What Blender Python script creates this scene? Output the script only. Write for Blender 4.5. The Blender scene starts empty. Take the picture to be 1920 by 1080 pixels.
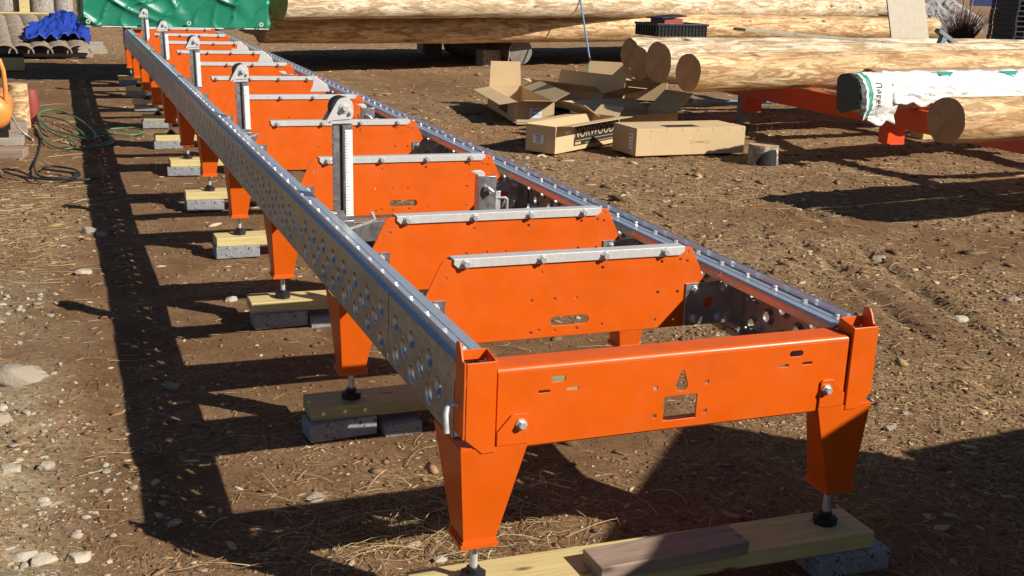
import bpy, bmesh, math, random
import numpy as np
from mathutils import Vector, Matrix
from mathutils import noise as mnoise
random.seed(7); rng = np.random.default_rng(11)
PI = math.pi; rad = math.radians
sc = bpy.context.scene
COL = sc.collection

# ------------------------------------------------------------------ camera, sky, sun
CAM = np.array([-0.742499, -2.1381071, 1.39271267])
YAW, PITCH, ROLL, FPX = rad(21.75294937), rad(15.40279649), rad(2.17003745), 2164.3678
def cam_axes():
    cy, sy, cp, sp, cr, sr = math.cos(YAW), math.sin(YAW), math.cos(PITCH), math.sin(PITCH), math.cos(ROLL), math.sin(ROLL)
    f = np.array([sy*cp, cy*cp, -sp]); rt = np.array([cy, -sy, 0]); up = np.cross(rt, f)
    return np.array([cr*rt+sr*up, -sr*rt+cr*up, f])
AX = cam_axes()
cd = bpy.data.cameras.new('camera'); cam = bpy.data.objects.new('camera', cd); COL.objects.link(cam)
m = Matrix.Identity(4)
for i in range(3):
    m[i][0], m[i][1], m[i][2], m[i][3] = AX[0][i], AX[1][i], -AX[2][i], CAM[i]
cam.matrix_world = m
cd.sensor_width = 36; cd.lens = 36*FPX/1920; cd.clip_end = 500; cd.clip_start = 0.05
sc.camera = cam
SUN = np.array([0.98, -1.07, 1.0])                       # towards the sun
az = math.atan2(SUN[0], SUN[1]); el = math.atan2(SUN[2], math.hypot(SUN[0], SUN[1]))
w = bpy.data.worlds.new('World'); sc.world = w; w.use_nodes = True
nt = w.node_tree; sky = nt.nodes.new('ShaderNodeTexSky'); sky.sky_type = 'NISHITA'; sky.sun_disc = False
sky.sun_elevation = el; sky.sun_rotation = az; sky.air_density = .7; sky.dust_density = .4; sky.altitude = 300
bg = nt.nodes['Background']; bg.inputs[1].default_value = 0.05; nt.links.new(sky.outputs[0], bg.inputs[0])
sl = bpy.data.lights.new('sun', 'SUN'); sl.energy = 5.0; sl.angle = rad(0.53); sl.color = (1, .93, .82)
so = bpy.data.objects.new('sun', sl); COL.objects.link(so)
so.rotation_euler = Vector(SUN).to_track_quat('Z', 'Y').to_euler()
sc.view_settings.view_transform = 'Standard'; sc.view_settings.look = 'None'
sc.view_settings.gamma = 1; sc.view_settings.exposure = 0.42; sc.view_settings.use_curve_mapping = False

def at(px, py, z=0.0):
    d = AX.T @ np.array([(px-960)/FPX, -(py-540)/FPX, 1]); t = (z-CAM[2])/d[2]; return CAM+d*t
def at_y(px, py, y):
    d = AX.T @ np.array([(px-960)/FPX, -(py-540)/FPX, 1]); t = (y-CAM[1])/d[1]; return CAM+d*t

# ------------------------------------------------------------------ materials
class NT:
    def __init__(s, name):
        s.m = bpy.data.materials.new(name); s.m.use_nodes = True; s.t = s.m.node_tree; s.n = s.t.nodes
        s.b = s.n['Principled BSDF']; s._c = None
    def new(s, t, **kw):
        n = s.n.new('ShaderNode'+t)
        for k, v in kw.items(): setattr(n, k, v)
        return n
    def link(s, a, b): s.t.links.new(a, b)
    def coord(s, kind='Object', scale=(1, 1, 1), rot=(0, 0, 0)):
        tc = s.new('TexCoord'); mp = s.new('Mapping'); mp.inputs['Scale'].default_value = scale; mp.inputs['Rotation'].default_value = rot
        s.link(tc.outputs[kind], mp.inputs[0]); return mp.outputs[0]
    def noise(s, co, scale, detail=4, rough=.55, dist=0):
        n = s.new('TexNoise'); n.inputs['Scale'].default_value = scale; n.inputs['Detail'].default_value = detail
        n.inputs['Roughness'].default_value = rough; n.inputs['Distortion'].default_value = dist
        s.link(co, n.inputs['Vector']); return n.outputs['Fac']
    def voro(s, co, scale, feature='F1', out='Distance'):
        n = s.new('TexVoronoi', feature=feature); n.inputs['Scale'].default_value = scale; s.link(co, n.inputs['Vector']); return n.outputs[out]
    def ramp(s, fac, stops, interp='LINEAR'):
        r = s.new('ValToRGB'); r.color_ramp.interpolation = interp; e = r.color_ramp.elements
        while len(e) < len(stops): e.new(.5)
        for i, (p, c) in enumerate(stops):
            e[i].position = p; e[i].color = (*c, 1) if hasattr(c, '__len__') else (c, c, c, 1)
        s.link(fac, r.inputs[0]); return r.outputs[0]
    def mix(s, fac, a, b, mode='MIX'):
        n = s.new('Mix', data_type='RGBA', blend_type=mode)
        for sock, v in ((n.inputs[0], fac), (n.inputs[6], a), (n.inputs[7], b)):
            if hasattr(v, 'is_linked'): s.link(v, sock)
            elif hasattr(v, '__len__'): sock.default_value = (*v, 1)
            else: sock.default_value = v
        return n.outputs[2]
    def base(s, v): s.link(v, s.b.inputs['Base Color']) if hasattr(v, 'is_linked') else setattr(s.b.inputs['Base Color'], 'default_value', (*v, 1))
    def rough(s, v): s.link(v, s.b.inputs['Roughness']) if hasattr(v, 'is_linked') else setattr(s.b.inputs['Roughness'], 'default_value', v)
    def bump(s, h, strength=.5, dist=.01):
        n = s.new('Bump'); n.inputs['Strength'].default_value = strength; n.inputs['Distance'].default_value = dist
        s.link(h, n.inputs['Height']); s.link(n.outputs[0], s.b.inputs['Normal'])
    def island(s): return s.new('NewGeometry').outputs['Random Per Island']
    def attr(s, name): return s.new('Attribute', attribute_name=name).outputs['Color']

M = {}
def mat_paint(name, c, rough=.34, coat=.25):
    t = NT(name); co = t.coord()
    t.base(t.mix(t.ramp(t.noise(co, 9, 6), [(.45, 0), (.75, 1)]), c, tuple(x*.86 for x in c)))
    t.base(t.mix(t.ramp(t.noise(co, 3.1, 7, .7, .6), [(.55, 0), (.8, .22)]), t.mix(t.ramp(t.noise(co, 9, 6), [(.45, 0), (.75, 1)]), c, tuple(x*.88 for x in c)), tuple(.6*x+.4*y for x, y in zip(c, (.25, .15, .08)))))
    t.rough(t.ramp(t.noise(co, 14, 6, .65), [(.3, rough-.08), (.7, rough+.14)]))
    t.b.inputs['Coat Weight'].default_value = coat; t.b.inputs['Coat Roughness'].default_value = .2
    return t.m
M['orange'] = mat_paint('orange_paint', (.67, .101, .001), .40, .10)
M['orange_dull'] = mat_paint('dull_red_orange_paint', (.72, .062, .004), .45, .1)
M['black'] = mat_paint('black_plastic', (.012, .012, .014), .4, 0)
M['rubber'] = mat_paint('rubber', (.010, .010, .012), .55, 0)
def mat_galv(name, c, r0, r1, metal=.92, sp=60, k=.82):
    t = NT(name); co = t.coord()
    cell = t.voro(co, sp, out='Color'); bw = t.new('RGBToBW'); t.link(cell, bw.inputs[0])
    st = t.noise(t.coord(scale=(30, 2, 30)), 3, 5)
    f = t.mix(.5, bw.outputs[0], st)
    t.base(t.ramp(f, [(.25, tuple(x*k for x in c)), (.75, c)])); t.rough(t.ramp(f, [(.2, r0), (.8, r1)]))
    t.b.inputs['Metallic'].default_value = metal; return t.m
M['galv'] = mat_galv('galvanised_steel', (.48, .49, .50), .26, .42, .85)
M['zinc'] = mat_galv('bright_zinc_steel', (.58, .64, .70), .24, .30, .6, 60, .95)
M['alu'] = mat_galv('brushed_aluminium', (.66, .65, .63), .42, .5, .35, 90, .93)
M['bolt'] = mat_galv('bolt_steel', (.70, .70, .70), .25, .4, .45)
def mat_lumber(name, a, b, knot, dark=(.1, .07, .03), rough=.7):
    t = NT(name); co = t.coord(scale=(1.2, 22, 22)); o2 = t.coord()
    g = t.noise(co, 3.2, 6, .6, .6); c = t.ramp(g, [(.3, b), (.62, a)])
    fine = t.noise(t.coord(scale=(4, 160, 160)), 2, 3); c = t.mix(t.ramp(fine, [(.52, 0), (.72, .35)]), c, b)
    k = t.voro(t.coord(scale=(3.2, 9, 9)), 1.6); c = t.mix(t.ramp(k, [(.07, 1), (.17, 0)]), c, knot)
    st = t.noise(o2, 7, 4); c = t.mix(t.ramp(st, [(.62, 0), (.8, .4)]), c, dark)
    t.base(c); t.rough(rough); t.bump(g, .25, .003); return t.m
M['pine'] = mat_lumber('treated_pine', (.62, .50, .235), (.46, .37, .15), (.16, .08, .03), (.3, .2, .09))
M['pine_green'] = mat_lumber('green_treated_pine', (.40, .34, .17), (.29, .25, .12), (.12, .07, .03), (.2, .15, .08))
M['grey_wood'] = mat_lumber('weathered_wood', (.34, .25, .19), (.20, .145, .11), (.09, .06, .05))
M['old_wood'] = mat_lumber('old_grey_board', (.37, .33, .27), (.24, .21, .17), (.10, .08, .06))
def mat_conc(name, a, b, pit, sc_=34, th=.2):
    t = NT(name); co = t.coord()
    c = t.ramp(t.noise(co, 18, 6), [(.3, b), (.7, a)])
    p = t.ramp(t.noise(co, sc_*2.2, 3, .5, .4), [(.60, 0), (.64, 1)])
    t.base(t.mix(p, c, pit)); t.rough(.9); t.bump(t.mix(p, t.noise(co, 90, 5), (0, 0, 0)), .6, .006); return t.m
M['block'] = mat_conc('speckled_concrete', (.30, .31, .33), (.20, .205, .22), (.05, .05, .055), 40)
M['conc'] = mat_conc('old_concrete', (.40, .36, .32), (.24, .22, .19), (.14, .13, .11), 12)
M['tile'] = mat_conc('old_roof_tile', (.36, .28, .21), (.22, .17, .125), (.11, .085, .065), 10)
def mat_log(name, pale, tan, brown, grey, barky=.5):
    t = NT(name); co = t.coord(scale=(1, 6.5, 6.5)); o2 = t.coord()
    n1 = t.noise(co, 2.2, 8, .62, .9); c = t.ramp(n1, [(.33, brown), (.44, tan), (.55, pale), (.75, tuple(min(.95, x*1.12) for x in pale))])
    n2 = t.noise(t.coord(scale=(.6, 2.6, 2.6)), 1.6, 8, .68, .5)
    c = t.mix(t.ramp(n2, [(.49, 0), (.55, barky)]), c, tuple((x+y)/2 for x, y in zip(tan, brown)))
    n3 = t.noise(t.coord(scale=(1.3, 8, 8)), 2.1, 8, .72, 1.0); c = t.mix(t.ramp(n3, [(.51, 0), (.55, .8)]), c, tuple(x*1.15 for x in brown))
    c = t.mix(t.ramp(t.noise(t.coord(scale=(2.4, 5, 5)), 2.1, 6), [(.6, 0), (.7, .55)]), c, grey)
    fine = t.noise(t.coord(scale=(3, 60, 60)), 1.6, 4, .6, .8); c = t.mix(t.ramp(fine, [(.55, 0), (.68, .5)]), c, brown)
    spl = t.ramp(t.noise(t.coord(scale=(7, 16, 16)), 2.4, 4, .6, 1.2), [(.60, 0), (.66, .75)]); c = t.mix(spl, c, tuple(x*.62 for x in tan))
    k = t.voro(t.coord(scale=(1.3, 3, 3)), 1.2); c = t.mix(t.ramp(k, [(.05, 1), (.13, 0)]), c, (.08, .04, .02))
    t.base(c); t.rough(.75); t.bump(t.mix(.5, n1, fine), .5, .02); return t.m
M['log'] = mat_log('peeled_log', (.74, .56, .32), (.56, .36, .165), (.25, .12, .045), (.36, .29, .22))
M['log_white'] = mat_log('pale_peeled_log', (.75, .65, .49), (.56, .42, .25), (.27, .17, .085), (.42, .38, .32), .35)
M['log_dark'] = mat_log('shade_toned_log', (.16, .10, .06), (.11, .07, .04), (.05, .03, .02), (.10, .08, .06))  # shade under the pile put into the bearer logs' wood colour
def mat_end(name, a, b):
    t = NT(name); co = t.coord(); nz = t.noise(co, 5, 3)
    sx = t.new('SeparateXYZ'); t.link(t.coord(), sx.inputs[0])
    wv = t.new('TexWave', wave_type='RINGS', rings_direction='X'); wv.inputs['Scale'].default_value = 14; wv.inputs['Distortion'].default_value = 2.5
    wv.inputs['Detail Scale'].default_value = 1.4; t.link(t.coord(), wv.inputs['Vector'])
    c = t.mix(t.ramp(wv.outputs['Fac'], [(.3, 0), (.9, .16)]), a, b)
    c = t.mix(t.ramp(t.noise(co, 6, 6, .65), [(.42, 0), (.7, .7)]), c, b)
    c = t.mix(t.ramp(t.noise(co, 38, 4, .7), [(.5, 0), (.75, .4)]), c, tuple(x*.5 for x in b))
    t.base(c); t.rough(.85); t.bump(t.noise(co, 80, 4), .4, .004); return t.m
M['end'] = mat_end('sawn_log_end', (.47, .265, .125), (.33, .165, .07))
M['end_grey'] = mat_end('grey_log_end', (.20, .185, .15), (.12, .11, .09))
M['end_pale'] = mat_end('pale_log_end', (.52, .34, .18), (.38, .22, .10))
def mat_card(name, c):
    t = NT(name); co = t.coord()
    f = t.noise(co, 6, 5); st = t.noise(t.coord(scale=(140, 4, 4)), 1, 2)
    col = t.mix(t.ramp(f, [(.4, 0), (.75, .35)]), c, tuple(x*.8 for x in c)); col = t.mix(t.ramp(st, [(.5, 0), (.7, .12)]), col, tuple(x*.75 for x in c))
    t.base(col); t.rough(.8); t.bump(f, .1, .01); return t.m
M['card'] = mat_card('cardboard', (.56, .405, .225))
M['card_in'] = mat_card('inner_cardboard', (.50, .37, .235))
M['card_dark'] = mat_card('dark_cardboard', (.25, .195, .14))
def flat(name, c, rough=.6, metal=0, bumpy=0):
    t = NT(name); co = t.coord(); t.base(t.mix(t.ramp(t.noise(co, 11, 5), [(.4, 0), (.75, .6)]), c, tuple(x*.78 for x in c))); t.rough(rough)
    t.b.inputs['Metallic'].default_value = metal
    if bumpy: t.bump(t.noise(co, bumpy, 4), .3, .01)
    return t.m
M['print'] = flat('black_print', (.02, .018, .018), .6)
M['card_ink'] = flat('cardboard_lettering', (.50, .36, .2), .7)
M['grey_ink'] = flat('grey_ink', (.16, .11, .07), .7)
M['sticker'] = flat('white_sticker', (.72, .76, .80), .5)
M['blue_ink'] = flat('blue_ink', (.05, .12, .3), .5)
M['white'] = flat('white_plate', (.84, .84, .82), .45)
M['ink'] = flat('scale_ink', (.12, .12, .12), .5)
M['yellow'] = flat('yellow_label', (.80, .62, .05), .5)
M['char'] = flat('charred_wood', (.012, .011, .011), .8, 0, 60)
M['bark'] = mat_log('rough_grey_bark', (.50, .45, .39), (.32, .26, .20), (.14, .10, .07), (.46, .44, .42), .6)
M['barkslab'] = flat('inner_bark', (.40, .24, .15), .8, 0, 25)
M['hose'] = flat('green_hose', (.07, .19, .09), .45)
M['cable'] = flat('black_cable', (.02, .018, .018), .5)
M['comp'] = mat_paint('orange_compressor_paint', (.75, .27, .06), .4, .1)
M['grey_paint'] = flat('grey_paint', (.20, .22, .23), .45)
M['red'] = flat('red_plastic', (.30, .06, .05), .5)
M['ply'] = flat('weathered_plywood', (.47, .41, .32), .8, 0, 20)
M['broom_blue'] = flat('blue_handle', (.12, .28, .52), .4)
M['broom_green'] = flat('green_bristles', (.03, .46, .32), .6)
M['sack_green'] = flat('green_sack_print', (.03, .30, .22), .6)
M['sack_dark'] = flat('dark_sack_print_and_shade', (.035, .045, .04), .6)
M['navy'] = flat('navy_sheet', (.02, .035, .14), .5)
M['twig'] = flat('red_brown_twig', (.12, .055, .035), .8)
def mat_sheet(name, c, r, sc_):
    t = NT(name); co = t.coord(); n = t.noise(co, 3.5, 6, .6, .6)
    t.base(t.mix(t.ramp(n, [(.4, 0), (.7, .5)]), c, tuple(x*.72 for x in c))); t.rough(t.ramp(n, [(.3, r), (.7, r+.15)]))
    t.bump(t.noise(co, sc_, 5, .6, 1.2), .35, .02); return t.m
M['tarp'] = mat_sheet('green_tarpaulin', (.010, .20, .115), .3, 3)
M['bluetarp'] = mat_sheet('blue_tarpaulin', (.012, .045, .34), .5, 22)
M['sack'] = mat_sheet('white_woven_sack', (.74, .74, .71), .5, 16)
def mat_rock(name, a, b):
    t = NT(name); co = t.coord(); n = t.noise(co, 14, 6, .6)
    isl = t.island(); c = t.ramp(n, [(.3, b), (.7, a)])
    c = t.mix(t.ramp(isl, [(0, 0), (1, .7)]), c, (.20, .155, .11))
    t.base(c); t.rough(.9); t.bump(t.noise(co, 70, 5), .5, .01); return t.m
M['rock'] = mat_rock('pale_stone', (.52, .47, .38), (.36, .30, .22))
M['heap'] = mat_conc('speckled_rubble', (.42, .41, .40), (.26, .25, .25), (.03, .03, .03), 7)
def mat_isl(name, stops, rough=.85):
    t = NT(name); t.base(t.ramp(t.island(), stops)); t.rough(rough); return t.m
M['straw'] = mat_isl('dry_straw', [(0, (.60, .47, .24)), (.5, (.42, .30, .14)), (.8, (.25, .16, .08)), (1, (.66, .56, .36))])
M['chip'] = mat_isl('wood_chips', [(0, (.36, .215, .10)), (.35, (.24, .13, .06)), (.6, (.12, .062, .03)), (.85, (.44, .30, .16)), (1, (.52, .42, .28))])
M['clod'] = mat_isl('dirt_clods', [(0, (.17, .09, .043)), (.5, (.11, .06, .03)), (1, (.22, .13, .065))], .95)
def mat_ground():
    t = NT('yard_dirt'); co = t.coord()
    big = t.noise(co, .9, 5, .6); mid = t.noise(co, 7, 6, .65, .3); fin = t.noise(co, 60, 5, .7); vf = t.noise(co, 260, 3, .7)
    c = t.ramp(mid, [(.28, (.135, .068, .031)), (.5, (.195, .106, .050)), (.72, (.265, .155, .078))])
    c = t.mix(t.ramp(big, [(.4, 0), (.65, .6)]), c, (.165, .086, .040))
    pale = t.noise(co, 2.2, 6, .65, .5); c = t.mix(t.ramp(pale, [(.52, 0), (.68, .45)]), c, (.33, .215, .12))
    flk = t.voro(co, 95); c = t.mix(t.ramp(flk, [(.10, .55), (.2, 0)]), c, (.40, .29, .17))
    flk2 = t.voro(t.coord(scale=(1, 1.7, 1)), 46); c = t.mix(t.ramp(flk2, [(.07, .5), (.13, 0)]), c, (.07, .038, .02))
    sx = t.new('SeparateColor'); t.link(t.attr('zone'), sx.inputs[0])
    tan = t.ramp(fin, [(.3, (.21, .125, .062)), (.5, (.36, .235, .125)), (.7, (.52, .375, .215))])
    c = t.mix(t.mix(t.ramp(t.noise(co, 26, 5, .7), [(.42, .25), (.56, 1)]), (0, 0, 0), sx.outputs[0]), c, tan)                       # dry chaff and sawdust
    red = t.ramp(fin, [(.3, (.20, .085, .03)), (.7, (.38, .20, .085))]); c = t.mix(sx.outputs[1], c, red)
    grv = t.ramp(fin, [(.3, (.24, .18, .105)), (.6, (.42, .34, .22)), (.75, (.58, .50, .36))]); c = t.mix(sx.outputs[2], c, grv)
    c = t.mix(t.ramp(fin, [(.34, .6), (.5, 0)]), c, (.06, .036, .022))
    c = t.mix(t.ramp(vf, [(.58, 0), (.7, .5)]), c, (.36, .25, .145))
    t.base(c); t.rough(.95); t.b.inputs['Specular IOR Level'].default_value = .15
    t.bump(t.mix(.6, fin, vf), .8, .012); return t.m
M['ground'] = mat_ground()

# ------------------------------------------------------------------ mesh helpers
class MB:
    def __init__(s): s.v = []; s.f = []
    def add(s, v, f):
        o = len(s.v); s.v += [tuple(p) for p in v]; s.f += [tuple(i+o for i in q) for q in f]; return s
    def box(s, x0, x1, y0, y1, z0, z1, mtx=None):
        v = [Vector((x, y, z)) for x in (x0, x1) for y in (y0, y1) for z in (z0, z1)]
        if mtx is not None: v = [mtx @ p for p in v]
        return s.add(v, [(0, 1, 3, 2), (4, 6, 7, 5), (0, 4, 5, 1), (2, 3, 7, 6), (0, 2, 6, 4), (1, 5, 7, 3)])
    def prism(s, pts, y0, y1, axes='xz', caps=True):
        n = len(pts); mp = {'xz': lambda u, v, w: (u, w, v), 'yz': lambda u, v, w: (w, u, v), 'xy': lambda u, v, w: (u, v, w)}[axes]
        v = [mp(a, b, y0) for a, b in pts]+[mp(a, b, y1) for a, b in pts]
        f = [(i, (i+1) % n, n+(i+1) % n, n+i) for i in range(n)]
        if caps: f += [tuple(range(n)), tuple(range(2*n-1, n-1, -1))]
        return s.add(v, f)
    def lathe(s, prof, seg=16, mtx=None, ang=2*PI, a0=0):
        full = abs(ang-2*PI) < 1e-6; k = seg if full else seg+1; v = []
        for i in range(k):
            a = a0+ang*i/seg
            for r, z in prof: v.append(Vector((r*math.cos(a), r*math.sin(a), z)))
        if mtx is not None: v = [mtx @ p for p in v]
        n = len(prof); f = []
        for i in range(seg):
            j = (i+1) % k
            for q in range(n-1): f.append((i*n+q, j*n+q, j*n+q+1, i*n+q+1))
        return s.add(v, f)
    def tube(s, path, r, seg=8, closed=False):
        P = [Vector(p) for p in path]; n = len(P); rr = r if hasattr(r, '__len__') else [r]*n; v = []; f = []; up = Vector((0, 0, 1)); prev = None
        for i in range(n):
            d = (P[min(i+1, n-1)]-P[max(i-1, 0)])
            if d.length < 1e-9: d = Vector((0, 0, 1))
            d.normalize()
            if prev is None: a = d.orthogonal().normalized()
            else:
                a = prev-d*prev.dot(d)
                a = a.normalized() if a.length > 1e-6 else d.orthogonal().normalized()
            prev = a; b = d.cross(a)
            for q in range(seg): t_ = 2*PI*q/seg; v.append(P[i]+(a*math.cos(t_)+b*math.sin(t_))*rr[i])
        for i in range(n-1):
            for q in range(seg): f.append((i*seg+q, i*seg+(q+1) % seg, (i+1)*seg+(q+1) % seg, (i+1)*seg+q))
        f.append(tuple(range(seg-1, -1, -1))); f.append(tuple(range((n-1)*seg, n*seg)))
        return s.add(v, f)
    def build(s, name, mat, parent=None, loc=(0, 0, 0), smooth=None, bevel=0, recalc=True, rot=None):
        me = bpy.data.meshes.new(name); me.from_pydata(s.v, [], s.f)
        if recalc:
            b = bmesh.new(); b.from_mesh(me); bmesh.ops.recalc_face_normals(b, faces=b.faces); b.to_mesh(me); b.free()
        return link(name, me, mat, parent, loc, smooth, bevel, rot)
def link(name, me, mat, parent=None, loc=(0, 0, 0), smooth=None, bevel=0, rot=None):
    me.name = name
    if not me.materials: me.materials.append(M[mat] if isinstance(mat, str) else mat)
    if smooth is not None:
        me.polygons.foreach_set('use_smooth', [True]*len(me.polygons))
        if smooth < 180: me.set_sharp_from_angle(angle=rad(smooth))
    o = bpy.data.objects.new(name, me); COL.objects.link(o); o.location = loc
    if rot is not None: o.rotation_euler = rot
    if parent is not None: o.parent = parent
    if bevel:
        bv = o.modifiers.new('bevel', 'BEVEL'); bv.width = bevel; bv.segments = 2; bv.limit_method = 'ANGLE'
    return o
def inst(src, name, parent, loc, rot=None):
    o = src.copy(); o.name = name; COL.objects.link(o); o.parent = parent; o.location = loc
    if rot is not None: o.rotation_euler = rot
    return o
def tag(o, label=None, cat=None, group=None, kind=None):
    if label: o['label'] = label
    if cat: o['category'] = cat
    if group: o['group'] = group
    if kind: o['kind'] = kind
    return o
def thing(name, loc=(0, 0, 0), rz=0, label=None, cat=None, group=None, rot=None):
    o = bpy.data.objects.new(name, None); COL.objects.link(o); o.location = loc; o.rotation_euler = rot if rot else (0, 0, rz)
    o.empty_display_size = .1; return tag(o, label, cat, group)
def circ(x, y, r, n=14): return [(x+r*math.cos(2*PI*i/n), y+r*math.sin(2*PI*i/n)) for i in range(n)]
def slot(x0, x1, y, r, n=7):
    return [(x1+r*math.cos(-PI/2+PI*i/n), y+r*math.sin(-PI/2+PI*i/n)) for i in range(n+1)]+[(x0+r*math.cos(PI/2+PI*i/n), y+r*math.sin(PI/2+PI*i/n)) for i in range(n+1)]
def plate(outline, holes, t, axes='xz', bev=.0012):
    """flat sheet with real holes: a filled 2D curve turned into a mesh; front face at 0, back at +t"""
    cu = bpy.data.curves.new('plate', 'CURVE'); cu.dimensions = '2D'; cu.fill_mode = 'BOTH'; cu.extrude = t/2-bev; cu.bevel_depth = bev; cu.bevel_resolution = 0; cu.offset = -bev
    for pts in [outline]+list(holes):
        sp = cu.splines.new('POLY'); sp.points.add(len(pts)-1)
        for p, (a, b) in zip(sp.points, pts): p.co = (a, b, 0, 1)
        sp.use_cyclic_u = True
    o = bpy.data.objects.new('plate', cu); COL.objects.link(o)
    me = bpy.data.meshes.new_from_object(o.evaluated_get(bpy.context.evaluated_depsgraph_get()))
    bpy.data.objects.remove(o); bpy.data.curves.remove(cu); me.materials.clear()
    b = bmesh.new(); b.from_mesh(me); bmesh.ops.remove_doubles(b, verts=b.verts, dist=1e-5)
    for v in b.verts:
        x, y, z = v.co; v.co = (x, z+t/2, y) if axes == 'xz' else ((z+t/2, x, y) if axes == 'yz' else (x, y, z+t/2))
    bmesh.ops.recalc_face_normals(b, faces=b.faces)
    vs = [tuple(v.co) for v in b.verts]; b.verts.index_update(); fs = [tuple(v.index for v in f.verts) for f in b.faces]; b.free(); bpy.data.meshes.remove(me)
    return vs, fs
def text_mesh(s, size, depth=.0006, shear=0, space=1):
    cu = bpy.data.curves.new('txt', 'FONT'); cu.body = s; cu.size = size; cu.extrude = depth; cu.align_x = 'CENTER'; cu.align_y = 'CENTER'; cu.shear = shear; cu.space_character = space
    o = bpy.data.objects.new('txt', cu); COL.objects.link(o)
    me = bpy.data.meshes.new_from_object(o.evaluated_get(bpy.context.evaluated_depsgraph_get())); bpy.data.objects.remove(o); me.materials.clear(); return me
ORD = ['nearest', 'second', 'third', 'fourth', 'fifth', 'sixth', 'seventh', 'eighth', 'ninth', 'tenth', 'eleventh']

# ------------------------------------------------------------------ ground
_perm = rng.random((256, 256))
def vnoise(x, y):
    xi = np.floor(x).astype(int); yi = np.floor(y).astype(int); fx = x-xi; fy = y-yi
    fx = fx*fx*(3-2*fx); fy = fy*fy*(3-2*fy); g = lambda a, b: _perm[a & 255, b & 255]
    return (g(xi, yi)*(1-fx)+g(xi+1, yi)*fx)*(1-fy)+(g(xi, yi+1)*(1-fx)+g(xi+1, yi+1)*fx)*fy-.5
def fbm(x, y, f, o=4):
    s = 0; a = 1
    for i in range(o): s = s+a*vnoise(x*f+17.3*i, y*f+9.1*i); f *= 2.03; a *= .52
    return s
RUTS = [((3.82, 4.40), (2.62, .8)), ((3.15, 3.3), (2.35, .9))]
def seg_d(x, y, a, b):
    ax, ay = a; bx, by = b; t = np.clip(((x-ax)*(bx-ax)+(y-ay)*(by-ay))/((bx-ax)**2+(by-ay)**2), 0, 1)
    return np.hypot(x-ax-t*(bx-ax), y-ay-t*(by-ay))
def gh(x, y):
    x = np.asarray(x, float); y = np.asarray(y, float)
    rough = np.clip((x-1.3)/.8, 0, 1)*.9+np.clip((-.45-x)/.4, 0, 1)*.45+.35
    h = -.012+.022*fbm(x, y, .7, 3)*np.clip(np.abs(x-.5)-.3, .35, 1.5)+rough*(.011*fbm(x+40, y, 5, 3)+.011*np.maximum(fbm(x, y+80, 15, 3), 0)-.002)
    for a, b in RUTS:
        d = seg_d(x, y, a, b)+.05*fbm(x, y, 6, 2); k_ = np.clip(.5+2.2*fbm(x+9, y, 1.6, 3), 0, 1); h = h-k_*.022*np.exp(-(d/.035)**2)+k_*.007*np.exp(-((d-.08)/.07)**2)
    h = h+.10*np.exp(-(((x+1.25)/.35)**2+((y-1.0)/1.4)**2))*(1+fbm(x, y, 7, 3))          # bank of rubble at the left edge
    return h
def axis(lo, hi, fine, c0, c1, grow):
    a = [c0]; d = fine
    while a[-1] < c1: a.append(a[-1]+fine)
    while a[-1] < hi: d *= grow; a.append(a[-1]+d)
    b = [c0]; d = fine
    while b[-1] > lo: d *= grow; b.append(b[-1]-d)
    return np.array(b[:0:-1]+a)
xs = axis(-90, 140, .026, -1.7, 4.9, 1.035); ys = axis(-40, 200, .026, .15, 6.2, 1.022)
X, Y = np.meshgrid(xs, ys); Z = gh(X, Y)
nx, ny = len(xs), len(ys); V = np.stack([X.ravel(), Y.ravel(), Z.ravel()], 1)
ii = (np.arange(ny-1)[:, None]*nx+np.arange(nx-1)[None]).ravel(); Fq = np.stack([ii, ii+1, ii+nx+1, ii+nx], 1)
def np_mesh(name, V, F):
    me = bpy.data.meshes.new(name); k = F.shape[1]
    me.vertices.add(len(V)); me.vertices.foreach_set('co', V.astype(np.float32).ravel())
    me.loops.add(F.size); me.loops.foreach_set('vertex_index', F.astype(np.int32).ravel())
    me.polygons.add(len(F)); me.polygons.foreach_set('loop_start', (np.arange(len(F))*k).astype(np.int32)); me.polygons.foreach_set('loop_total', np.full(len(F), k, np.int32))
    me.update(calc_edges=True); me.validate(); return me
def zones(x, y):
    sm = lambda t: np.clip(t, 0, 1)
    chaff = sm((x-1.05)/.5)*sm(.74+1.3*fbm(x, y, 1.1, 4))*.95
    chaff = np.maximum(chaff, np.exp(-(((x-3.6)/1.6)**2+((y-5.2)/1.2)**2))*sm(.75+fbm(x, y, 2, 3)))
    chaff = np.maximum(chaff, sm((y-6.5)/3)*sm((x-4)/1.5)*.8*sm(.6+fbm(x, y, 1, 3)))
    chaff = np.maximum(chaff, sm((y-14.5)/2)*.9)
    chaff = np.maximum(chaff, np.exp(-(((x+.95)/.38)**2+((y-4.6)/1.1)**2))*1.0)
    chaff = np.maximum(chaff, .55*sm(1.6*fbm(x+5, y, 2.2, 4)+.1))
    chaff = chaff*(1-.85*np.exp(-(((x-3.5)/1.3)**2+((y-11.3)/1.7)**2)))
    red = np.exp(-(((x-2.75)/.55)**2+((y-7.6)/.7)**2))*sm(.8+fbm(x, y, 3, 3))
    red = np.maximum(red, .5*np.exp(-(((x-4.3)/.9)**2+((y-4.2)/.35)**2)))
    grav = np.maximum(sm((-.70-x)/.2)*sm((2.6-y)/1.0)*sm(.55+1.6*fbm(x, y, 4, 3)), .55*sm((-.55-x)/.3)*sm((4.8-y)/1.5)*sm(.1+2*fbm(x, y, 3, 3)))
    return chaff, red, grav
me = np_mesh('ground', V, Fq); a, b_, c_ = zones(X.ravel(), Y.ravel())
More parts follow.
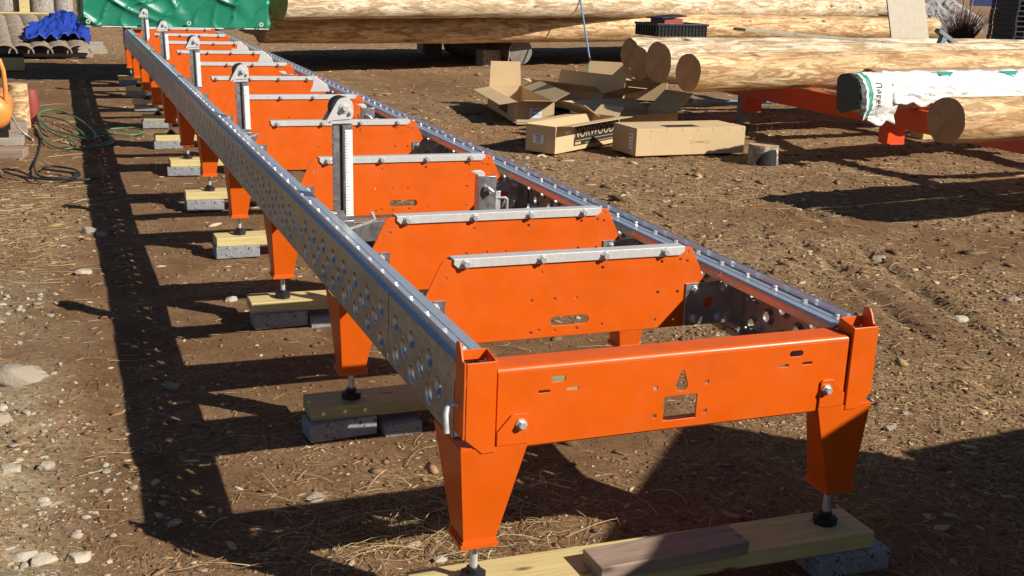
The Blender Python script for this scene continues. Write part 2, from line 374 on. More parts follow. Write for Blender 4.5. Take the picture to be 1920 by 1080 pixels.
ca = me.color_attributes.new('zone', 'FLOAT_COLOR', 'POINT'); ca.data.foreach_set('color', np.stack([a, b_, c_, np.ones_like(a)], 1).astype(np.float32).ravel())
tag(link('ground', me, 'ground', smooth=180), 'brown trampled dirt of the timber yard', 'ground', kind='structure')

# ------------------------------------------------------------------ the sawmill bed
bed = thing('sawmill_bed', (0, 0, 0), 0, 'long bright orange sawmill bed with perforated galvanised rails running away from the camera', 'sawmill bed')
BED_END = 11.6; ZB, ZT = .422, .598
# rails --------------------------------------------------------------
PITCH_H = .1385
def rail_mesh(side):
    """side=+1: left rail with its web at x=0; -1: mirrored for the right one"""
    mb = MB(); L = 1.163; gaps = [.557+L*k for k in range(-1, 10)]
    def section(y0, y1):
        ks = [k for k in range(-40, 120)]
        A = [(.067+PITCH_H*k, z) for k in ks for z in (.546, .463)]+[(.067+PITCH_H*(k+.5), .505) for k in ks]
        H = [(y, z) for y, z in A if y0+.035 < y < y1-.035]
        v, f = plate([(y0, ZB), (y1, ZB), (y1, ZT), (y0, ZT)], [circ(y, z, .0252, 16) for y, z in H], .004, 'yz', .0008)
        mb.add(v, f)
        for y, z in H:
            mt = Matrix.Translation((0, y, z)) @ Matrix.Rotation(PI/2, 4, 'Y')
            mb.lathe([(.0266, -.0004), (.0250, -.0010), (.0232, .0006), (.0185, .0062), (.0160, .0150), (.0148, .0150), (.0172, .0062)], 18, mt)
        mb.box(.0041, .052, y0, y1, ZB, ZB+.004); mb.box(.0041, .085, y0, y1, ZT-.0045, ZT)
        mb.box(.049, .052, y0, y1, ZB+.0041, ZB+.016)
    prev = 0.034
    for g in gaps[1:]:
        section(prev+(.006 if prev < .6 else .0018)*(prev > .1), min(g-.006 if g < 1 else g-.0018, BED_END)); prev = g
    section(prev, BED_END)
    if side < 0: mb.v = [(1.04-x, y, z) for x, y, z in mb.v]
    return mb
def track_mesh(side):
    mb = MB(); y0, y1 = .034, BED_END
    pr = [(.016, .5982), (.074, .5982), (.078, .596), (.078, .575), (.082, .575), (.082, .600), (.079, .6035), (.0225, .6035), (.0215, .606), (.0215, .619), (.0185, .621), (.016, .619)]
    mb.prism(pr, y0, y1, 'xz')
    mb.box(.052, .055, y0, y1, .6036, .6052)
    if side < 0: mb.v = [(1.04-x, y, z) for x, y, z in mb.v]
    return mb
hexb = MB(); hexb.lathe([(.0001, .0085), (.0055, .0085), (.0065, .007), (.0065, .002), (.009, .0016), (.009, 0), (.0001, 0)], 6)
bolt_me = None
splice = MB()
for q in (.545, .463):
    splice.lathe([(.0001, .014), (.008, .014), (.009, .012), (.009, .004), (.0125, .0035), (.0125, 0), (.0001, 0)], 6, Matrix.Translation((0, 0, q)) @ Matrix.Rotation(-PI/2, 4, 'Y'))
for side, nm in ((1, 'left'), (-1, 'right')):
    rl = rail_mesh(side).build('rail', 'galv', bed, smooth=30, recalc=False)
    tr = track_mesh(side).build('track', 'zinc', rl, smooth=30)
    bx = .036 if side > 0 else 1.04-.040
    for k in range(38):
        loc = (bx, .080+.1347*k, .6036)
        if bolt_me is None: bo = hexb.build('bolt', 'bolt', rl, loc, smooth=30); bolt_me = bo
        else: inst(bolt_me, 'bolt', rl, loc, (0, 0, random.random()*2))
    rest = MB()
    for k in range(38, 85): rest.lathe([(.0001, .0085), (.0065, .0085), (.0065, .002), (.009, .0016), (.009, 0)], 6, Matrix.Translation((bx, .080+.1347*k, .6036)))
    tag(rest.build('far_bolts', 'bolt', rl), kind='stuff')
# rail studs seen on the inside of the right rail
stud = MB(); stud.lathe([(.0001, -.045), (.0035, -.045), (.0035, -.012), (.009, -.012), (.009, -.003), (.014, -.003), (.014, 0), (.0001, 0)], 8, Matrix.Rotation(PI/2, 4, 'Y'))
so_ = None
for y in (.46, .64, 1.62, 1.80, 2.78, 2.96):
    for z in (.545, .463):
        loc = (1.04-.0042, y, z)
        so_ = stud.build('stud', 'bolt', bed, loc, smooth=30) if so_ is None else inst(so_, 'stud', bed, loc)
# bunks ---------------------------------------------------------------
bunk_y = [.60, 1.14, 2.235, 3.315, 4.41, 5.487, 6.55, 7.66, 8.75, 9.83, 10.92]
out = [(.070, .434), (.972, .434), (.972, .500), (.938, .560), (.893, .655), (.885, .6635), (.875, .666), (.168, .666), (.158, .6635), (.150, .655), (.105, .560), (.070, .500)]
small = [(.165, .618), (.432, .619), (.613, .621), (.408, .541), (.475, .542), (.538, .541), (.409, .451), (.432, .456), (.478, .452), (.545, .454), (.619, .459), (.785, .459), (.845, .455), (.788, .539), (.851, .537), (.795, .627), (.852, .63), (.875, .625), (.876, .650)]
bunk_v, bunk_f = plate(out, [circ(x, z, .0042, 8) for x, z in small]+[slot(.478, .566, .478, .0125)], .005)
bunk_src = MB().add(bunk_v, bunk_f); bunk_src.box(.072, .97, .0052, .048, .4342, .4382); bunk_src.box(.18, .865, .0052, .040, .6605, .6645)
strip_src = MB(); strip_src.add(*plate([(.196, .644), (.848, .644), (.862, .655), (.862, .6695), (.184, .6695), (.184, .655)], [], .006, bev=.0015)); strip_src.box(.184, .862, .0062, .04, .6668, .6695)
brk_v, brk_f = plate([(.875, .436), (1.030, .436), (1.030, .560), (.875, .560)], [circ(.952, .500, .016, 16)], .004)
brR = MB().add(brk_v, brk_f); brR.box(1.028, 1.0335, -.055, .0, .436, .560)
brL = MB(); brL.v = [(1.04-x, y, z) for x, y, z in brR.v]; brL.f = list(brR.f)
hexy = MB(); hexy.lathe([(.0001, .014), (.0075, .014), (.009, .012), (.009, .004), (.0135, .0035), (.0135, 0), (.0001, 0)], 6, Matrix.Rotation(PI/2, 4, 'X'))
P0 = None
for i, y in enumerate(bunk_y):
    if P0 is None:
        bk = bunk_src.build('bunk', 'orange', bed, (0, y, 0), smooth=30, recalc=False); st = strip_src.build('wear_strip', 'alu', bk, (0, -.0065, 0), smooth=30)
        r_ = brR.build('bracket', 'galv', bk, (0, -.005, 0), smooth=30); l_ = brL.build('bracket', 'galv', bk, (0, -.005, 0), smooth=30)
        bl = hexy.build('strip_bolt', 'bolt', bk, (.217, -.0066, .656), smooth=30); P0 = (bk, st, r_, l_, bl)
    else:
        bk = inst(P0[0], 'bunk', bed, (0, y, 0)); inst(P0[1], 'wear_strip', bk, (0, -.0065, 0)); inst(P0[2], 'bracket', bk, (0, -.005, 0)); inst(P0[3], 'bracket', bk, (0, -.005, 0))
    for k, bx in enumerate((.217, .431, .616, .800)):
        if not (i == 0 and k == 0): inst(P0[4], 'strip_bolt', bk, (bx, -.0066, .656), (0, random.random(), 0))
    if i < 5:
        for bx, bz in ((.905, .541), (.995, .541), (.905, .455), (.985, .455), (.135, .541)): inst(P0[4], 'bracket_bolt', bk, (bx, -.0052, bz), (0, random.random(), 0))
# legs -----------------------------------------------------------------
def leg_mesh(front=False):
    """left leg at y=0: folded sheet box tapering down to a foot plate"""
    mb = MB(); zt = .419; zb = .194; d0, d1, e0, e1 = (-.028, .16, -.016, .066) if front else (-.080, .105, -.046, .034)
    o0, o1, i0, i1 = -.002, .014, (.149 if front else .124), .086
    zk = zt-.002
    t = .004
    # front sheet (faces -y), back sheet, outer sheet, inner sheet: hexahedral sheets
    def quad(p, q, r, s, n):
        n = Vector(n)*t; a = [Vector(x) for x in (p, q, r, s)]; b = [x+n for x in a]
        mb.add(a+b, [(0, 1, 2, 3), (7, 6, 5, 4), (0, 4, 5, 1), (1, 5, 6, 2), (2, 6, 7, 3), (3, 7, 4, 0)])
    f = lambda z: (zt-z)/(zt-zb)
    ox = lambda z: o0+(o1-o0)*f(z); fy = lambda z: d0+(e0-d0)*f(z); by = lambda z: d1+(e1-d1)*f(z)
    ix = lambda z: i0 if z >= zk else i0+(i1-i0)*(zk-z)/(zk-zb)
    for za, zc in ((zb, zk), (zk, zt)):
        quad((ox(za), fy(za), za), (ix(za), fy(za), za), (ix(zc), fy(zc), zc), (ox(zc), fy(zc), zc), (0, 1, 0))
        quad((ix(za), fy(za)+t, za), (ix(za), by(za) if za == zb else fy(za)+.048, za), (ix(zc), fy(zc)+.048, zc), (ix(zc), fy(zc)+t, zc), (-1, 0, 0))
        quad((ox(za), fy(za)+t, za), (ox(za), by(za), za), (ox(zc), by(zc), zc), (ox(zc), fy(zc)+t, zc), (1, 0, 0))
    # foot plate with a welded bead
    mb.box(o1-.008, i1+.006, e0-.007, e1+.005, .184, .1935); mb.box(o1-.004, i1+.003, e0-.004, e1+.003, .1936, .1995)
    if front:
        v, ff = plate([(.078, zt+.0005), (.078, .450), (.110, .486), (.116, .489), (.142, .489), (.148, .484), (.149, zt+.0005)], [circ(.132, .465, .005, 8)], .0045)
        mb.add([(x, y-.0282, z) for x, y, z in v], ff)
        mb.box(.000, .074, -.026, .158, zt-.001, zt+.003)
    return mb
foot = MB(); foot.lathe([(.0001, .0), (.030, .0), (.0305, .018), (.024, .020), (.016, .022), (.016, .032), (.0001, .032)], 8)
rod = MB(); rod.lathe([(.0001, .03), (.0098, .03)]+[(.0098 if k % 2 else .0088, .032+k*.0032) for k in range(24)]+[(.0001, .108)], 12)
def mirror(mb):
    r = MB(); r.v = [(1.04-x, y, z) for x, y, z in mb.v]; r.f = [tuple(reversed(q)) for q in mb.f]; return r
PAD = .095; PAD0 = .084
leg_y = [1.1585*k+(.012 if k else 0) for k in range(11)]
lsrc = {}
for k, y in enumerate(leg_y):
    for sd in (0, 1):
        key = (sd, k == 0)
        if key not in lsrc:
            mb = leg_mesh(k == 0); mb = mirror(mb) if sd else mb
            lg = lsrc[key] = mb.build('leg', 'orange', bed, (0, y, 0), bevel=.0015)
        else: lg = inst(lsrc[key], 'leg', bed, (0, y, 0))
        fx = .052 if sd == 0 else .988
        for nm, mbb, mt, key2 in (('rubber_foot', foot, 'rubber', 'f'), ('threaded_rod', rod, 'bolt', 'r')):
            if key2 not in lsrc: lsrc[key2] = mbb.build(nm, mt, lg, (fx, .022 if k == 0 else -.006, PAD if k else PAD0), smooth=40)
            else: inst(lsrc[key2], nm, lg, (fx, .022 if k == 0 else -.006, PAD if k else PAD0))
        if k == 0: inst(P0[4], 'leg_bolt', lg, (.132 if sd == 0 else .908, -.0284, .465))
# end beam ---------------------------------------------------------------
def beam_mesh():
    mb = MB(); x0, x1 = .078, .962
    holes = [slot(.207, .226, .557, .007), slot(.174, .195, .531, .003), slot(.240, .262, .532, .003),
             slot(.806, .828, .560, .007), slot(.775, .796, .533, .003), slot(.839, .860, .534, .003),
             [(.477, .431), (.560, .431), (.560, .488), (.477, .488)],
             [(.519+.0145*math.cos(a), .512+.013*math.sin(a)) for a in np.linspace(PI*.93, PI*2.07, 9)]+[(.5235, .543), (.521, .547), (.517, .547), (.5145, .543)]]
    for x, z in ((.453, .512), (.583, .514), (.455, .445), (.584, .444)): holes.append([(x-.0042, z-.0042), (x+.0042, z-.0042), (x+.0042, z+.0042), (x-.0042, z+.0042)])
    v, f = plate([(x0, .411), (x1, .411), (x1, .582), (x0, .582)], holes, .004, bev=.001)
    yf = -.0225
    mb.add([(x, y+yf, z) for x, y, z in v], f)
    pr = [(yf, .582)]+[(yf+.010-.010*math.cos(a), .582+.010*math.sin(a)) for a in np.linspace(.15, PI/2, 6)]+[(yf+.07, .592), (yf+.07, .5885), (yf+.010, .5885)]+[(yf+.010-.006*math.cos(a), .582+.006*math.sin(a)) for a in np.linspace(PI/2, 0, 5)]
    mb.prism(pr, x0, x1, 'yz')
    mb.box(x0, x1, yf+.0045, yf+.07, .4075, .4108)
    mb.box(x0, x0+.003, yf+.0042, yf+.069, .4112, .588); mb.box(x1-.003, x1, yf+.0042, yf+.069, .4112, .588)
    return mb
eb = beam_mesh().build('end_beam', 'orange', bed, smooth=40)
def post_mesh():
    mb = MB(); t = .004; y0 = -.030
    v, f = plate([(.042, .408), (.071, .408), (.071, .612), (.0045, .612), (.0045, .442)], [], t, bev=.001)
    mb.add([(x, y+y0, z) for x, y, z in v], f)
    mb.prism([(y0+.002, .443), (.030, .443), (.030, .640), (.024, .646), (.008, .646), (.0, .636), (-.012, .612), (y0+.002, .612)], -.0005, .0040, 'yz')
    mb.prism([(y0+.0042, .424), (.03, .424), (.03, .622), (y0+.0042, .614)], .067, .071, 'yz')
    mb.box(.0045, .0668, .027, .030, .60, .622)
    return mb
pm = post_mesh(); pm.build('end_post', 'orange', bed, (.002, .0, 0), bevel=.001)
pr_ = mirror(pm); pr_.build('end_post', 'orange', bed, (-.002, 0, 0), bevel=.001)
pin = MB(); pin.tube([(.02, -.03, .51), (-.01, -.03, .512), (-.020, -.031, .511), (-.027, -.034, .506), (-.031, -.040, .495), (-.032, -.048, .472), (-.032, -.052, .458)], .0062, 10)
pin.build('lock_pin', 'bolt', bed, (.002, .035, .0), smooth=60)
fe = MB(); fe.box(.004, 1.036, 11.602, 11.66, .425, .60); fe.box(-.006, .075, 11.66, 11.70, .43, .665); fe.box(.965, 1.046, 11.66, 11.70, .43, .665); fe.build('end_beam', 'orange', bed, bevel=.002)
# cross members, log rests and log clamps ---------------------------------
rest_y = [1.735, 3.93, 6.05, 8.25, 10.35]
rest_top = [.0, -.078, -.072, -.085, -.075]
cm = MB(); t = .004
cm.prism([(0, .446), (.055, .446), (.055, .4502), (.004, .4502), (.004, .512), (.055, .512), (.055, .517), (0, .517)], .05, .99, 'yz')
cm_o = None
def rest_parts():
    P = {}
    b = MB()   # column: two cheeks with a slot, toothed left edge
    teeth = [(.0, .53)]
    n = 19
    z0, z1 = .535, .845
    for k in range(n):
        za = z0+(z1-z0)*k/n; zc = z0+(z1-z0)*(k+1)/n; teeth += [(0, za+.002), (-.007, za+.009), (0, zc-.003)]
    outl = teeth+[(0, .87), (.0, .90), (.066, .90), (.066, .53)]
    v, f = plate(outl, [slot(.0265, .0275, .60, .0001)[:0] or [(.021, .565), (.031, .565), (.031, .862), (.021, .862)]], .005, bev=.0008)
    b.add(v, f); b.box(.004, .008, .0052, .038, .53, .90); b.box(.058, .066, .0052, .038, .53, .90); b.box(.008, .058, .034, .038, .53, .90)
    b.box(.034, .038, -.003, -.0002, .57, .86)
    P['column'] = b
    w_ = MB(); w_.box(.040, .0655, -.0035, -.0004, .545, .845); P['scale_plate'] = w_
    tk = MB()
    for k in range(30): tk.box(.042, .047 if k % 5 else .0525, -.0046, -.0036, .552+k*.0098, .5534+k*.0098)
    P['scale_marks'] = tk
    h = MB()   # yoke round the roller
    prof = [(-.028, .876), (-.024, .872), (.0, .880), (.062, .882), (.068, .90), (.067, .93)]+[(.036+.031*math.cos(a), .925+.031*math.sin(a)) for a in np.linspace(.2, PI*.86, 9)]
    v, f = plate(prof, [], .004); h.add([(x, y-.012, z) for x, y, z in v], f); h.add([(x, y+.042, z) for x, y, z in v], f)
    h.box(-.012, .064, -.008, .042, .868, .8795)
    P['yoke'] = h
    r = MB(); r.lathe([(.0001, -.007), (.036, -.007), (.0385, -.004), (.0385, .038), (.036, .041), (.0001, .041)], 28, Matrix.Translation((.028, 0, .921)) @ Matrix.Rotation(-PI/2, 4, 'X'))
    P['roller'] = r
    x = MB(); mt = Matrix.Translation((.036, -.0125, .921)) @ Matrix.Rotation(PI/2, 4, 'X')
    x.lathe([(.0001, .018), (.008, .018), (.008, .010), (.010, .010), (.010, .004), (.018, .003), (.018, 0)], 16, mt)
    x.lathe([(.0001, .010), (.006, .010), (.006, 0)], 8, Matrix.Translation((.058, -.0125, .905)) @ Matrix.Rotation(PI/2, 4, 'X')); P['axle_bolt'] = x
    k = MB(); k.box(-.030, .066, -.010, .046, .440, .530); k.box(-.042, .004, -.022, .030, .5305, .562); k.box(.0, .066, -.009, -.006, .530, .548); P['clamp_base'] = k
    l = MB(); l.box(-.034, -.004, -.016, .016, .5625, .5635); P['warning_label'] = l
    hd = MB(); hd.tube([(-.03, -.03, .492), (.01, -.034, .498), (.07, -.045, .515), (.118, -.052, .532), (.128, -.053, .540), (.124, -.052, .552), (.116, -.050, .566)], .0058, 10); P['handle'] = hd
    return P
RP = rest_parts(); RM = dict(column='galv', scale_plate='white', scale_marks='ink', yoke='alu', roller='rubber', axle_bolt='bolt', clamp_base='galv', warning_label='yellow', handle='bolt')
R0 = {}
for i, (y, dz) in enumerate(zip(rest_y, rest_top)):
    cm_o = cm.build('cross_member', 'galv', bed, (0, y+.02, 0), bevel=.001) if cm_o is None else inst(cm_o, 'cross_member', bed, (0, y+.02, 0))
    x0 = .138; root = None
    for nm in ('column', 'scale_plate', 'scale_marks', 'yoke', 'roller', 'axle_bolt', 'clamp_base', 'warning_label', 'handle'):
        lz = 0 if nm in ('clamp_base', 'warning_label', 'handle') else dz
        par = bed if nm == 'column' else root
        loc = (x0, y, dz) if nm == 'column' else ((0, 0, lz-dz))
        if nm not in R0: o = R0[nm] = RP[nm].build('log_rest' if nm == 'column' else nm, RM[nm], par, loc, smooth=35, bevel=.001 if nm in ('clamp_base', 'column') else 0)
        else: o = inst(R0[nm], 'log_rest' if nm == 'column' else nm, par, loc)
        if nm == 'column': root = o; o.rotation_euler = (0, rad(-1.5+random.uniform(-.8, .8)), 0)
D0 = {}
dogs = [(.655, 1.735, 0), (.775, 3.93, -.02), (.74, 6.05, -.04), (.72, 8.25, -.05), (.74, 10.35, -.05)]
dg = MB(); dg.box(0, .068, 0, .005, .52, .672); dg.box(0, .004, .0052, .045, .52, .672); dg.box(.064, .068, .0052, .045, .52, .672)
hk = MB(); hk.prism([(-.028, .690), (-.006, .680), (.0, .672), (.026, .672), (.024, .684), (.012, .692), (-.010, .694)], .004, .020, 'xz')
dh = MB(); dh.tube([(.07, .01, .59), (.105, .0, .592), (.112, .0, .586), (.112, 0, .55), (.112, 0, .51)], .005, 8); dh.box(.0685, .088, .006, .014, .52, .615)
dn = MB(); dn.tube([(.022, -.004, .634), (.030, -.02, .632), (.048, -.028, .618)], [.006, .007, .006], 8); dn.lathe([(.0001, .012), (.011, .012), (.011, 0)], 8, Matrix.Translation((.042, 0, .62)) @ Matrix.Rotation(PI/2, 4, 'X'))
tri = MB(); tri.prism([(0, .56), (.13, .56), (.115, .60), (.03, .66), (.022, .63), (.018, .60)], .0, .006, 'xz')
for i, (x, y, dz) in enumerate(dogs):
    root = None
    for nm, mb, mt in (('log_clamp', dg, 'galv'), ('clamp_hook', hk, 'alu'), ('clamp_handle', dh, 'bolt'), ('wing_nut', dn, 'bolt')):
        par = bed if root is None else root; loc = (x, y-.01, dz) if root is None else (0, 0, 0)
        o = D0[nm] = mb.build(nm, mt, par, loc, smooth=35, bevel=.001) if nm not in D0 else None
        if o is None: o = inst(bpy.data.objects[nm], nm, par, loc)
        D0[nm] = o; root = o if root is None else root
for i, (x, y) in enumerate(((.78, 5.36), (.80, 7.55), (.78, 8.66))):
    tri.build('pivot_stop', 'alu', bed, (x, y-.05, .03), bevel=.001)

# ------------------------------------------------------------------ boards and blocks under the feet
bl_src = None
for k, y in enumerate(leg_y):
    o_ = ORD[k]
    mb = MB(); wv = .066 if k else .070
    mb.box(-.578, .585, -wv, wv, -.0215, .0215)
    nb = mb.build('timber_board', 'pine_green' if k in (1, 7) else 'pine', None, (.50+random.uniform(-.01, .01), y+(.022 if k == 0 else -.002), (PAD if k else PAD0)-.0218), bevel=.003, rot=(0, 0, rad(random.uniform(-1.2, 1.2)) if k else rad(-1.0)))
    tag(nb, 'pale treated timber board across the %s pair of sawmill feet from the camera' % o_, 'board', 'boards under the sawmill feet')
    for sd, nm in ((0, 'left'), (1, 'right')):
        bx = MB(); bx.box(-.105, .105, -.05, .05, -.03, .028)
        b = bx.build('concrete_block', 'block', None, ((.022 if sd == 0 else .99)+random.uniform(-.015, .015)-(.04 if k == 0 and sd == 0 else 0)+(.04 if k == 0 and sd else 0), y-.035+random.uniform(-.01, .01), .0232 if k else .0122), bevel=.003, rot=(0, 0, rad(random.uniform(-6, 6))))
        tag(b, 'speckled grey concrete block under the %s end of the %s timber board from the camera' % (nm, o_), 'concrete block', 'blocks under the timber boards')
for k in (1, 2):
    bx = MB(); bx.box(-.06, .06, -.045, .045, -.03, .02)
    tag(bx.build('concrete_block', 'block', None, (.185+.01*k, leg_y[k]-.05, .006), bevel=.003, rot=(0, 0, .05)), 'smaller broken concrete block tucked under the %s timber board' % ORD[k], 'concrete block', 'blocks under the timber boards')
gb = MB(); gb.box(-.195, .195, -.048, .048, 0, .034)
tag(gb.build('wood_offcut', 'grey_wood', None, (.514, -.022, PAD0+.0002), bevel=.003, rot=(0, 0, rad(1.5))), 'short weathered brown plank lying on the nearest timber board', 'plank')

# ------------------------------------------------------------------ logs
def make_log(name, a, b, r0, r1, mat, endmat, label, group, seg=40, bend=.02, seed=0, cat='log'):
    a = Vector(a); b = Vector(b); d = b-a; L = d.length; n = max(12, int(L/.09))
    root = thing(name, a, 0, label, cat, group); root.rotation_euler = d.to_track_quat('X', 'Z').to_euler()
    v = []; f = []
    for i in range(n+1):
        s = i/n; r = r0+(r1-r0)*s; x = L*s
        oy = bend*math.sin(PI*s*1.3+seed); oz = bend*.6*math.sin(PI*s*1.9+seed*2)
        for q in range(seg):
            t_ = 2*PI*q/seg; c, s_ = math.cos(t_), math.sin(t_)
            nz = mnoise.noise((x*.8+seed*7, c*1.2, s_*1.2))*.07+.10*max(0, mnoise.noise((x*1.9+seed*2, c*2.6, s_*2.6+5))-.35)+mnoise.noise((x*3+seed*3, c*3, s_*3))*.035+mnoise.noise((x*9+seed*5, c*7, s_*7))*.012
            rr = r*(1+nz)
            if i == 0 or i == n: rr *= .965
            v.append((x if i else 0, oy-bend*math.sin(seed)+rr*c, oz-bend*.6*math.sin(seed*2)+rr*s_))
    v0 = list(v)
    for i in range(n):
        for q in range(seg): f.append((i*seg+q, i*seg+(q+1) % seg, (i+1)*seg+(q+1) % seg, (i+1)*seg+q))
    f.append(tuple(range((n)*seg, (n+1)*seg)))
    mb = MB(); mb.v = v; mb.f = f; mb.build('trunk', mat, root, smooth=60)
    e = MB(); ring = [Vector(p) for p in v0[:seg]]; cen = sum(ring, Vector())/seg
    e.v = [tuple(p+Vector((-.0015, 0, 0))) for p in ring]+[tuple(cen+(p-cen)*.93+Vector((-.006, 0, 0))) for p in ring]
    e.f = [(q, (q+1) % seg, seg+(q+1) % seg, seg+q) for q in range(seg)]+[tuple(range(2*seg-1, seg-1, -1))]
    e.build('cut_end', endmat, root, smooth=50); return root
G1 = 'logs lying on the second orange bed'
dx = Vector((1, .235, 0)).normalized()
def lg(px, py, z, L, r, dr, mat, label, seed, endm='end', bend=.015):
    p = Vector(at(px, py, z)); return make_log('log', p, p+dr*L, r, r*.93, mat, endm, label, G1, seed=seed, bend=bend), p
d1 = Vector((1, .20, 0)).normalized()
lR, pR = lg(1774, 226, .61, 6.0, .146, Vector((1, .16, 0)).normalized(), 'log', 'peeled log nearest the camera at the right edge, brown sawn end facing left', 1.3)
l4, p4 = lg(1290, 136, .62, 7.5, .163, d1, 'log', 'golden peeled log, frontmost of the tight row of logs below the black crate', 2.1)
l3, p3 = lg(1234, 117, .66, 8.0, .182, d1, 'log_white', 'whitish peeled log under the black crate, just behind the frontmost log', 3.7)
l2, p2 = lg(1199, 119, .61, 8.0, .150, d1, 'log_white', 'peeled log with a cracked orange end jutting out farthest left in the row', 4.9)
l1, p1 = lg(1181, 100, .63, 8.5, .150, d1, 'log_white', 'rearmost log of the row, half hidden behind the end jutting farthest left', 6.2)
lQ, pQ = lg(1592, 176, .575, 6.0, .135, Vector((1, .16, 0)).normalized(), 'log', 'log wrapped in the white sack', 7.4)
po = Vector((4.62, 2.78, .80)); make_log('log', po, po+Vector((1, .16, 0)).normalized()*5, .15, .14, 'log', 'end', 'peeled log just outside the right edge of the frame', G1, seed=17)
b = MB(); b.box(-.1, .1, -.1, .1, 0, .655); tag(b.build('support_post', 'pine', None, (6.0, 3.0, 0)), 'timber post under the log outside the right edge', 'post', 'posts under the log deck')
# big pile at the back
G2 = 'logs of the long pile at the back'
r_b = .205
pa = Vector(at(487, 52, .56)); pb = Vector(at(1655, 55, .56))
make_log('log', pa, pb, .195, .215, 'log', 'end', 'long pale peeled log at the bottom of the back pile, running behind the broom', G2, seed=8.1, bend=.03)
dpl = (pb-pa).normalized(); up_ = Vector((0, 0, 1)); off = Vector((-dpl.y, dpl.x, 0))
pa2 = Vector(at(533, 6, .92))+off*.16; pb2 = Vector(at(1652, 14, .93))+off*.16
make_log('log', pa2, pb2, .20, .215, 'log_white', 'end', 'long greyish log lying on top of the bottom log of the back pile', G2, seed=9.3, bend=.03)
pa3 = pb+dpl*.9+off*.5; make_log('log', pa3+Vector((-1.6, .1, -.02)), pa3+dpl*1.55+Vector((0, .1, 0)), .20, .205, 'log', 'end', 'shorter lower log poking out to the right behind the leaning plywood', G2, seed=10.2)
pa4 = Vector((pa3.x-1.6, pa3.y+.25, .945)); make_log('log', pa4, pa4+dpl*3.05, .21, .215, 'log_white', 'end', 'shorter upper whitish log poking out to the right behind the leaning plywood', G2, seed=11.4)
for q_, w_ in enumerate(('second', 'third', 'fourth', 'fifth', 'sixth', 'seventh')):
    make_log('log', pa+off*.43*(q_+1)+dpl*(.3+.1*q_), pb+off*.43*(q_+1)-dpl*.2, .205, .2, 'log', 'end', '%s log of the bottom layer counted back from the front of the back pile' % w_, G2, seed=12.1+q_, seg=20)
for q_, w_ in enumerate(('second', 'third', 'fourth')):
    make_log('log', pa2+off*.44*(q_+1)+dpl*(.3+.1*q_), pb2+off*.44*(q_+1)-dpl*.2, .205, .2, 'log_white', 'end', '%s log of the upper layer counted back from the front of the back pile' % w_, G2, seed=22.1+q_, seg=20)
# bearer log under the pile
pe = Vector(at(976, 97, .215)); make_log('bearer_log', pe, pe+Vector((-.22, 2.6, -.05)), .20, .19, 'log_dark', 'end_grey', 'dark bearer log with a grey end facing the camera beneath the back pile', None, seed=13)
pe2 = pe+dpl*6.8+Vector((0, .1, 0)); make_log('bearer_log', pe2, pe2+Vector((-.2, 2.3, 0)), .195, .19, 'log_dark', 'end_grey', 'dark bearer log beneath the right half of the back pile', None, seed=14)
strap = MB(); sx_, sy_ = pe.x-.17, pe.y-.03
strap.tube([(pe.x-.02, pe.y-.01, .405), (pe.x-.12, pe.y-.02, .365), (pe.x-.19, pe.y-.03, .26), (pe.x-.21, pe.y-.06, .12), (pe.x-.25, pe.y-.10, .01)], .011, 6)
tag(strap.build('strap', 'old_wood', smooth=60), 'thin pale strap hanging down the left side of the grey ended bearer log', 'strap')
for px, py, s_, lab in ((922, 122, .26, 'dark stone block beside the grey ended bearer log'), (810, 100, .3, 'dark stone block deep in the shade under the back pile')):
    p = at(px, py); b = MB(); b.box(-s_*.6, s_*.6, -.13, .13, -.03, s_*.85); tag(b.build('stone_block', 'conc', None, (p[0], p[1]+.15, 0), bevel=.02, rot=(0, 0, .15)), lab, 'stone block')
